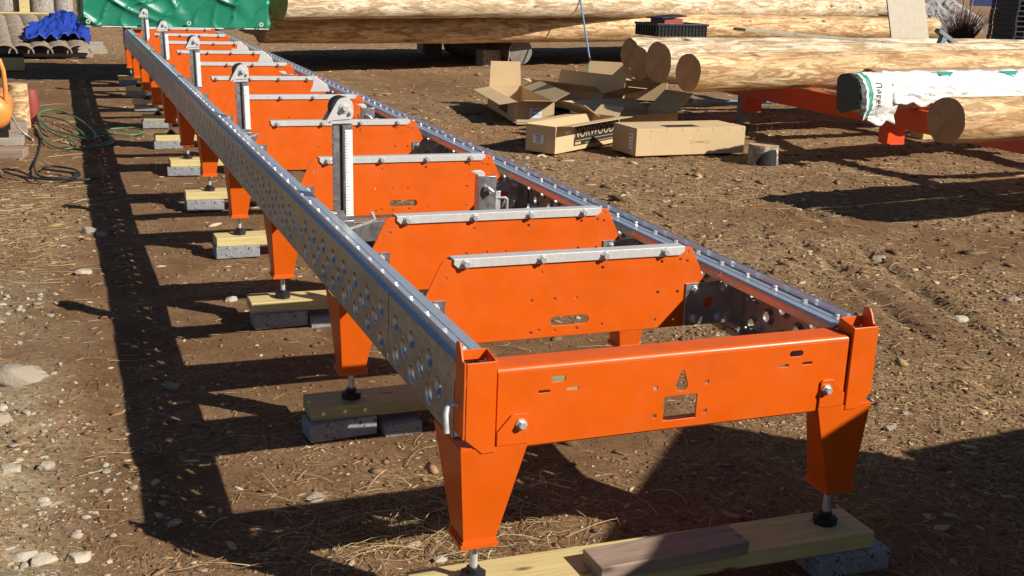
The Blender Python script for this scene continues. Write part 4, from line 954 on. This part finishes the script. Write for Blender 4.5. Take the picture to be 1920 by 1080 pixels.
def pallet_pipes():
    p = Vector(at(62, 38)); root = thing('pallet', (p.x, p.y, 0), .03, 'worn wooden pallet carrying grey concrete pipes', 'pallet')
    b = MB()
    for y in (0, .5, 1.0): b.box(-.95, .8, y, y+.1, .1302, .16)
    b.build('deck_boards', 'pine', root, bevel=.003)
    b = MB()
    for x in (-.9, -.08, .7): b.box(x, x+.1, 0, 1.1, .035, .13)
    b.build('stringers', 'old_wood', root, bevel=.003); b = MB(); b.box(-.95, .8, 0, .1, 0, .0348); b.build('bottom_board', 'pine', root)
    for i, (x, r) in enumerate(((-.52, .27), (.18, .25), (.62, .20))):
        c = MB(); c.lathe([(r-.05, 0), (r, 0), (r*.99, .4), (r*1.01, 1.1), (r-.05, 1.1), (r-.05, 0)], 28); tag(c.build('concrete_pipe', 'conc', None, (p.x+x, p.y+.42+(.2 if i == 2 else 0), .161), smooth=40), 'upright grey concrete pipe, %s on the wooden pallet behind the blue tarp' % ('left one', 'middle one', 'right one')[i], 'pipe', 'concrete pipes on the pallet')
    b = MB(); b.box(-.1, .1, -.04, .06, .161, 1.0); tag(b.build('timber_post', 'pine', None, (p.x-.15, p.y+.1, 0), bevel=.004), 'orange brown timber post standing between the concrete pipes', 'post')
pallet_pipes()
p = Vector(at(110, 106)); b = MB(); b.box(-.45, .45, -.1, .1, 0, .05); tag(b.build('plank', 'old_wood', None, (p.x, p.y, 0), bevel=.004, rot=(0, 0, -.05)), 'flat grey plank lying in shade before the roof tiles', 'plank')
p = Vector(at(26, 131)); b = MB(); b.box(-.22, .12, -.06, .06, 0, .14); tag(b.build('timber_block', 'pine', None, (p.x, p.y, 0), bevel=.004, rot=(0, 0, .1)), 'squared timber block lying behind the compressor', 'timber')
# ------------------------------------------------------------------ compressor, stump, hose, cable
def compressor():
    p = Vector(at(0, 246, .18)); root = thing('air_compressor', (p.x-.04, p.y, .17), 0, 'orange air compressor with a bent tube handle cut off by the left edge', 'compressor')
    t = MB(); t.lathe([(.0001, 0), (.05, .006), (.09, .022), (.115, .05), (.124, .085), (.124, .62), (.09, .69), (.0001, .70)], 30, Matrix.Translation((.0, 0, .13)) @ Matrix.Rotation(-PI/2, 4, 'X')); t.build('tank', 'comp', root, smooth=50)
    d = MB(); d.box(-.02, .03, -.004, .02, .115, .145); d.box(-.006, .016, -.0045, .0195, .105, .155); d.build('tank_badge', 'yellow', root)
    [(lambda f: (f.box(a, a+.06, b, b+.06, -.05, .045), f.build('tank_foot', 'black', root)))(MB()) for a, b in ((.03, .10), (-.12, .10), (.03, .5))]
    m_ = MB(); m_.lathe([(.0001, 0), (.07, 0), (.075, .02)]+[(.075-.008*(i % 2), .03+i*.012) for i in range(12)]+[(.07, .19), (.0001, .2)], 20, Matrix.Translation((-.03, .25, .25))); m_.build('motor', 'grey_paint', root, smooth=30)
    h = MB(); h.tube([(-.14, .06, .53), (-.03, .06, .535), (.03, .06, .525), (.07, .06, .49), (.088, .06, .42), (.094, .06, .30), (.09, .06, .20)], .0165, 12); h.build('handle', 'comp', root, smooth=60)
    v_ = MB(); v_.tube([(-.1, .1, .27), (.0, .1, .275), (.06, .1, .27)], .008, 8); v_.lathe([(.0001, .0), (.02, 0), (.02, .012), (.0001, .012)], 14, Matrix.Translation((.0, .09, .285)) @ Matrix.Rotation(PI/2, 4, 'X')); v_.build('valve', 'bolt', root, smooth=40)
    return p
pcm = compressor()
for i, (px, py, w_, h_, mt, lab, rz) in enumerate(((22, 258, .20, .055, 'grey_wood', 'weathered grey timber beam directly under the compressor', .08), (15, 275, .17, .05, 'old_wood', 'pale grey split log in front of the compressor support', -.05), (18, 298, .16, .05, 'grey_wood', 'cracked brown timber end nearest the camera below the compressor', -.2))):
    p = Vector(at(px, py)); b = MB(); b.box(-.35, .11, -w_/2, w_/2, -.01, .11 if i == 0 else .06); tag(b.build('timber_beam', mt, None, (p.x, p.y+.12, .0), bevel=.008, rot=(0, 0, rz)), lab, 'timber')
def wstump():
    p = Vector(at(36, 243)); root = thing('chopping_block', (p.x, p.y+.16, -.01), 0, 'upright golden log round standing just behind the compressor tank', 'log'); R_ = .085
    mb = MB(); mb.lathe([(R_*1.05, 0), (R_*1.02, .1), (R_, .25), (R_*.98, .36)], 30); mb.build('trunk', 'log', root, smooth=50)
    e = MB(); e.lathe([(R_*.98, .3602), (R_*.9, .364), (.0001, .364)], 30); e.build('cut_end', 'end_pale', root)
wstump()
p = Vector(at(52, 240)); b = MB(); b.lathe([(.0001, 0), (.055, 0), (.06, .01), (.06, .22), (.05, .28), (.0001, .29)], 20); tag(b.build('red_canister', 'red', None, (p.x+.03, p.y+.35, -.005), smooth=40), 'dull red canister standing behind the golden log by the compressor', 'canister')
def px_tube(name, mat, pts, r, label, cat):
    """pts: (px, py, z) ; smooth Catmull-Rom through the points"""
    P = [Vector(at(a, b, c)) for a, b, c in pts]; out_ = []
    for i in range(len(P)-1):
        p0, p1, p2, p3 = P[max(i-1, 0)], P[i], P[i+1], P[min(i+2, len(P)-1)]
        for j in range(8):
            t_ = j/8; out_.append(.5*((2*p1)+(p2-p0)*t_+(2*p0-5*p1+4*p2-p3)*t_*t_+(3*p1-p0-3*p2+p3)*t_**3))
    out_.append(P[-1]); mb = MB(); mb.tube(out_, r, 7); return tag(mb.build(name, mat, smooth=60), label, cat)
px_tube('garden_hose', 'hose', [(20, 160, .30), (45, 172, .22), (60, 195, .10), (68, 225, .03), (75, 250, .03), (95, 272, .02), (125, 279, .02), (142, 272, .02), (130, 262, .02), (100, 250, .03), (78, 232, .05), (72, 215, .08), (90, 206, .10), (120, 210, .09), (155, 228, .06), (178, 250, .03), (170, 262, .02), (130, 252, .02), (95, 242, .02), (75, 222, .03), (85, 218, .04), (120, 226, .04), (150, 245, .03), (165, 258, .02), (190, 255, .015), (215, 262, .015), (200, 272, .015), (165, 275, .015), (150, 276, .015), (190, 271, .015), (212, 260, .015), (195, 250, .015), (180, 246, .015), (215, 252, .015), (255, 252, .015), (270, 245, .015), (240, 240, .015), (180, 244, .015), (140, 252, .015)], .0068, 'tangled green hose looping from the compressor over the ground', 'hose')
px_tube('black_cable', 'cable', [(25, 165, .25), (50, 185, .14), (66, 215, .05), (78, 255, .02), (72, 285, .01), (64, 312, .012), (75, 330, .012), (110, 334, .012), (148, 330, .012), (140, 318, .012), (100, 312, .012), (80, 316, .012), (120, 322, .012), (146, 326, .015), (120, 336, .012), (60, 334, .012), (20, 326, .012), (5, 318, .012), (15, 317, .012), (40, 322, .012), (75, 335, .012), (150, 337, .012), (185, 333, .012), (196, 324, .012), (188, 316, .012)], .007, 'black electric cable coiled on the straw at the left edge', 'cable')
px_tube('white_cord', 'sticker', [(15, 205, .28), (25, 222, .2), (35, 240, .1), (48, 252, .02), (62, 262, .012)], .006, 'thin white cord hanging from the compressor tank', 'cord')
# ------------------------------------------------------------------ top right: crates, shrub, navy sheet, rock
def pallets():
    p = Vector(at(1910, 96)); root = thing('plastic_pallet_stack', (p.x+.15, p.y+.3, 0), .05, 'tall stack of black plastic pallets at the upper right corner', 'pallets')
    for j in range(11):
        b = MB(); z = j*.115
        b.box(-.5, .55, -.4, .4, z+.085, z+.11); b.box(-.46, .51, -.30, .30, z, z+.0848)
        for x in (-.5, -.22, .05, .3, .5): b.box(x, x+.045, -.4, -.33, z, z+.0848); b.box(x, x+.045, .33, .4, z, z+.0848)
        b.box(-.5, .55, -.4, -.34, z-.003, z+.0) if j else None
        b.build('pallet_layer', 'black', root, (random.uniform(-.012, .012), random.uniform(-.01, .01), 0), bevel=.002)
pallets()
p = Vector(at(1858, 92)); b = MB(); bz = []
for i in range(420):
    a = random.random()*2*PI; l = random.uniform(.3, .95); r = random.random()*1.0
    q0 = Vector((.15*math.cos(a)*r, .15*math.sin(a)*r, 0)); q2 = Vector((math.cos(a)*r*l*1.1, math.sin(a)*r*l*1.1, l)); b.tube([q0, (q0+q2)*.5+Vector((random.uniform(-.05, .05), random.uniform(-.05, .05), .08)), q2], [.007, .005, .002], 4)
tag(b.build('bare_shrub', 'twig', None, (p.x, p.y+1.0, 0)), 'reddish brown bare shrub between the log pile and the black pallets', 'shrub')
for i, px in enumerate((1836, 1848)):
    p = Vector(at(px, 80)); b = MB(); b.tube([(0, 0, 0), (.03+.06*i, 0, .8), (.08+.05*i, 0, 1.9)], [.028, .024, .02], 8); tag(b.build('sapling', 'grey_wood', None, (p.x, p.y+.8, 0), smooth=60), 'thin upright sapling stem %s the bare shrub' % ('left of' if i == 0 else 'in front of'), 'sapling')
b = MB(); b.box(-2.6, 2.6, 0, .05, .0, 2.2); p = Vector(at(1850, 12)); tag(b.build('navy_panel', 'navy', None, (p.x+1.5, p.y, 0), rot=(0, 0, -.3)), 'dark blue sheet standing behind the bare shrub', 'sheet')
def rockmesh(rx, ry, rz_, seed, sub=3):
    b = bmesh.new(); bmesh.ops.create_icosphere(b, subdivisions=sub, radius=1); 
    rs = random.Random(int(seed*77)); planes = [(Vector((rs.gauss(0, 1), rs.gauss(0, 1), rs.gauss(0, 1))).normalized(), rs.uniform(.55, .8)) for _ in range(9)]
    for v in b.verts:
        n = v.co.normalized(); k = 1+.32*mnoise.noise(n*1.3+Vector((seed*3.1, seed, 0)))+.14*mnoise.noise(n*3.5+Vector((seed, 0, seed)))
        q = n*k; 
        for pn, pd in planes:
            e_ = q.dot(pn)-pd
            if e_ > 0: q = q-pn*e_*.92
        q.z = max(q.z, -.55); v.co = (q.x*rx, q.y*ry, q.z*rz_)
    me = bpy.data.meshes.new('stone'); b.to_mesh(me); b.free(); return me
hp = Vector(at(1855, 66)); me_h = rockmesh(1.6, 1.1, 1.15, 41, 5)
for vv in me_h.vertices: vv.co += vv.co.normalized()*(.07*mnoise.noise(vv.co*9)+.05*mnoise.noise(vv.co*23))
tag(link('gravel_heap', me_h, 'heap', None, (hp.x+.5, hp.y+2.6, 0)), 'speckled grey heap of rubble behind the bare shrub', 'rubble heap')
p = at(1868, 84); tag(link('boulder', rockmesh(.28, .25, .14, 33), 'conc', None, (p[0], p[1]+.3, .03), smooth=50), 'dark grey boulder by the foot of the black pallets', 'boulder')

# ------------------------------------------------------------------ single stones that stand out
ST = [(30, 730, 95, .42, 'large pale slab shaped stone at the left edge of the yard', -.35), (0, 812, 40, .6, 'pale stone cut off by the left edge below the slab shaped one', .2), (85, 873, 30, .6, 'rounded pale stone left of the big shadow', 0),
      (40, 1050, 44, .6, 'tan stone at the bottom left corner, left of a pair', .3), (77, 1058, 40, .5, 'flat yellowish stone at the bottom left corner, right of a pair', .4), (17, 898, 32, .6, 'yellowish stone near the left edge below the pale rubble', 0),
      (595, 929, 32, .5, 'pale angular stone left of the front leg beside the shadow edge', .1), (322, 722, 28, .7, 'grey stone lying in the middle of the long rail shadow', 0), (150, 1046, 36, .45, 'small flat grey stone right of the bottom left pair', 0), (328, 976, 24, .5, 'little grey stone inside the front corner of the shadow', .2),
      (1800, 595, 34, .3, 'flat grey slate in the open dirt at right', .2), (1904, 562, 28, .6, 'pair of pale lumps of rubble at the far right edge', 0), (1652, 480, 20, .7, 'small white stone beside the wheel ruts', 0), (1670, 800, 20, .6, 'small stone just right of the front right post', 0), (1640, 1052, 30, .6, 'grey stone touching the concrete block at the lower right', .3),
      (1768, 985, 26, .5, 'dull stone lying in the shade at the lower right corner', 0), (158, 513, 26, .5, 'cream stone in the rubble beside the top of the long shadow', 0), (165, 430, 24, .7, 'rounded stone on the straw left of the long shadow', 0), (190, 435, 18, .7, 'small white stone touching the edge of the long shadow', 0), (434, 560, 18, .7, 'brown stone in the sun between the second and third boards', 0), (825, 1045, 22, .6, 'grey stone in the shadow beside the nearest left foot', 0)]
for i, (px, py, wpx, fl, lab, rz) in enumerate(ST):
    p = at(px, py); dep = float(np.dot(np.array(p)-CAM, AX[2])); r = wpx/FPX*dep/2
    hz = float(gh(p[0], p[1])); tag(link('stone', rockmesh(r*1.4, r*1.0, r*fl*1.35, i+1.5, 4), 'rock', None, (p[0], p[1]+r*.3, hz+r*fl*.2), smooth=25, rot=(0, 0, rz)), lab, 'stone')

# ------------------------------------------------------------------ countless small stuff: pebbles, straw, chips, clods
def frustum_ok(P, margin=60):
    c = (P-CAM) @ AX.T; u_ = 960+FPX*c[:, 0]/c[:, 2]; v_ = 540-FPX*c[:, 1]/c[:, 2]
    return (c[:, 2] > .2) & (u_ > -margin-120) & (u_ < 1920+margin+120) & (v_ < 1080+margin+100) & (v_ > -80)
def scatter_px(n, dens):
    """ground points spread evenly over what the lens sees, thinned by a density function of place"""
    u_ = rng.uniform(-150, 2070, n*6); v_ = rng.uniform(20, 1190, n*6)
    d = np.stack([(u_-960)/FPX, -(v_-540)/FPX, np.ones_like(u_)], 1) @ AX; t_ = -CAM[2]/d[:, 2]; P = CAM+d*t_[:, None]
    k = (t_ > 0) & (rng.random(len(u_)) < dens(P[:, 0], P[:, 1])); P = P[k][:n]; P[:, 2] = gh(P[:, 0], P[:, 1]); return P
def templ(sub):
    b = bmesh.new(); bmesh.ops.create_icosphere(b, subdivisions=sub, radius=1); v = np.array([v.co[:] for v in b.verts]); b.verts.index_update(); f = np.array([[q.index for q in x.verts] for x in b.faces]); b.free(); return v, f
def blobs(name, P, size, mat, label, cat, sub=2, flat_=(.4, .8), elong=1.6, lift=.2, jit=.22, facets=0):
    tv, tf = templ(sub); n = len(P); k = len(tv)
    V = np.repeat(tv[None], n, 0)*(1+jit*rng.standard_normal((n, k, 1)))
    for _ in range(facets):
        pn = rng.standard_normal((n, 1, 3)); pn /= np.linalg.norm(pn, axis=2, keepdims=True); e_ = np.maximum((V*pn).sum(2, keepdims=True)-rng.uniform(.45, .7, (n, 1, 1)), 0); V = V-pn*e_
    V[:, :, 0] *= rng.uniform(1, elong, (n, 1)); V[:, :, 2] *= rng.uniform(*flat_, (n, 1)); V *= size[:, None, None]
    a = rng.uniform(0, 2*PI, n); c, s = np.cos(a)[:, None], np.sin(a)[:, None]
    x = V[:, :, 0]*c-V[:, :, 1]*s; y = V[:, :, 0]*s+V[:, :, 1]*c
    W = np.stack([x+P[:, 0:1], y+P[:, 1:2], V[:, :, 2]+P[:, 2:3]+lift*size[:, None]], 2).reshape(-1, 3)
    F = (tf[None]+(np.arange(n)*k)[:, None, None]).reshape(-1, 3)
    return tag(link(name, np_mesh(name, W, F), mat), label, cat, kind='stuff')
def depth_of(P): return (P-CAM) @ AX[2]
sm = lambda t: np.clip(t, 0, 1)
def d_peb(x, y):
    left = sm((-.50-x)/.3)*sm((5-y)/1.5)*sm(-.1+2.4*fbm(x, y, 2.4, 4)+.5*sm((-.75-x)/.3))*.8
    left = np.maximum(left, 1.0*sm((-.66-x)/.15)*sm((2.3-y)/.8)*sm(.35+2*fbm(x, y, 5, 3)))
    return np.maximum(left, .012+.03*sm(fbm(x, y, 2, 3)*3)*(x > 1.2))*np.where((x > -.5) & (x < 1.15) & (y < 12), .6, 1)
P = scatter_px(4600, d_peb); sz = np.exp(rng.normal(-.6, .66, len(P)))*.0027*np.minimum(depth_of(P), 6)**.85; sz = np.minimum(sz, .015)
blobs('gravel', P, sz, 'rock', 'scattered pale gravel and small stones over the dirt', 'gravel', 2, (.35, .8), 1.8, .10, .10, 6)
def d_chip(x, y):
    z_ = zones(x, y); return .07+.93*np.maximum(z_[0], z_[1])
P = scatter_px(30000, d_chip); sz = np.exp(rng.normal(0, .55, len(P)))*.00092*np.minimum(depth_of(P), 12)**.9
blobs('wood_chips', P, sz, 'chip', 'wood chips and sawdust strewn across the yard', 'wood chips', 1, (.18, .5), 3.2, .1, .28)
P = scatter_px(16000, lambda x, y: .4+.6*sm((x-1)/.6)); sz = np.exp(rng.normal(0, .6, len(P)))*.0009*np.minimum(depth_of(P), 9)**.85
blobs('clods', P, sz, 'clod', 'small dark clods of trampled soil', 'soil clods', 1, (.4, .8), 1.6, .1, .3)
def straws(name, P, ln, r, label, mat='straw', lift=.004, curl=.35, zup=.05):
    n = len(P); a = rng.uniform(0, 2*PI, n)+.0; K = 5
    bend = rng.normal(0, curl, n); pts = []
    x, y, z = P[:, 0].copy(), P[:, 1].copy(), P[:, 2]+lift
    st = ln/(K-1); zz = rng.uniform(0, zup, n)*ln
    rings = []
    for k in range(K):
        d = np.stack([np.cos(a+bend*k), np.sin(a+bend*k)], 1)
        sd = np.stack([-d[:, 1], d[:, 0]], 1); h = z+zz*np.sin(PI*k/(K-1))+gh(x, y)-P[:, 2]
        rr = r*(1-.5*k/(K-1))
        for ca, sa in ((1, 0), (-.5, .87), (-.5, -.87)): rings.append(np.stack([x+sd[:, 0]*rr*ca, y+sd[:, 1]*rr*ca, h+rr*sa], 1))
        x += d[:, 0]*st; y += d[:, 1]*st
    V = np.stack(rings, 1).reshape(-1, 3); m = 3*K
    f = np.array([(k*3+q, k*3+(q+1) % 3, (k+1)*3+(q+1) % 3, (k+1)*3+q) for k in range(K-1) for q in range(3)])
    F = (f[None]+(np.arange(n)*m)[:, None, None]).reshape(-1, 4)
    return tag(link(name, np_mesh(name, V, F), mat), label, 'straw', kind='stuff')
def d_str(x, y):
    s = np.exp(-(((x+1.0)/.36)**2+((y-4.8)/1.2)**2))
    s = np.maximum(s, .5*np.exp(-(((x+.95)/.4)**2+((y-7.2)/1.2)**2)))
    s = np.maximum(s, .12*sm((x-1.1)/.4)); s = np.maximum(s, .5*sm((y-13.5)/2)); s = np.maximum(s, .55*np.exp(-(((x-.15)/.32)**2+((y-.45)/.16)**2)))
    return s+.035
P = scatter_px(8500, d_str); ln = np.exp(rng.normal(0, .5, len(P)))*.020*np.minimum(depth_of(P), 9)**.75; straws('dry_straw', P, ln, .00042*np.minimum(depth_of(P), 10)**.8, 'dry straw and thin stalks strewn over the dirt')
P = np.stack([rng.normal(.08, .26, 190), rng.normal(.50, .15, 190), np.zeros(190)], 1); P[:, 2] = gh(P[:, 0], P[:, 1])
straws('dead_stalks', P, rng.uniform(.04, .20, 190), np.full(190, .0015), 'long dead stalks lying under the near end beam', lift=.008, zup=.16, curl=.28)
P = scatter_px(12000, lambda x, y: .08+.9*zones(x, y)[0]*(x > .9)); ln = np.exp(rng.normal(0, .45, len(P)))*.0085*np.minimum(depth_of(P), 12)**.8; straws('dry_fibres', P, ln, .00032*np.minimum(depth_of(P), 12)**.85, 'short dry fibres and bark shreds matted into the dirt', 'chip', lift=.003, zup=.15)
# ------------------------------------------------------------------ outside the frame to the right: board stacks made up to cast the shade in the lower right corner
dS = Vector((-.675, .738, 0)); pS = Vector((.738, .675, 0))
for i, (a0, h, q0, q1, rz, lab) in enumerate(((-.16, 1.30, -.7, 1.47, 4.5, 'tall stack of boards added outside the frame to shade the lower right corner'), (-1.24, 1.02, 1.40, 3.0, -38, 'lower stack of boards added outside the frame to shade the lower right corner'))):
    c = dS*(a0-1.4505*h)+pS*((q0+q1)/2); root = thing('added_shade_stack', (c.x, c.y, 0), math.atan2(pS.y, pS.x)+rad(rz), lab, 'added shade caster', 'added shade casters outside the frame')
    n = int(h/.062); L = (q1-q0)/2
    for j in range(n):
        z = h-(j+1)*.062
        for r_ in range(3):
            b = MB(); e = random.uniform(-.015, .015) if j else 0; b.box(-L+e, L+e, -.2*(r_+1)+.004, -.2*r_, z, z+.05 if j else z+.061); b.build('board', 'pine', root)
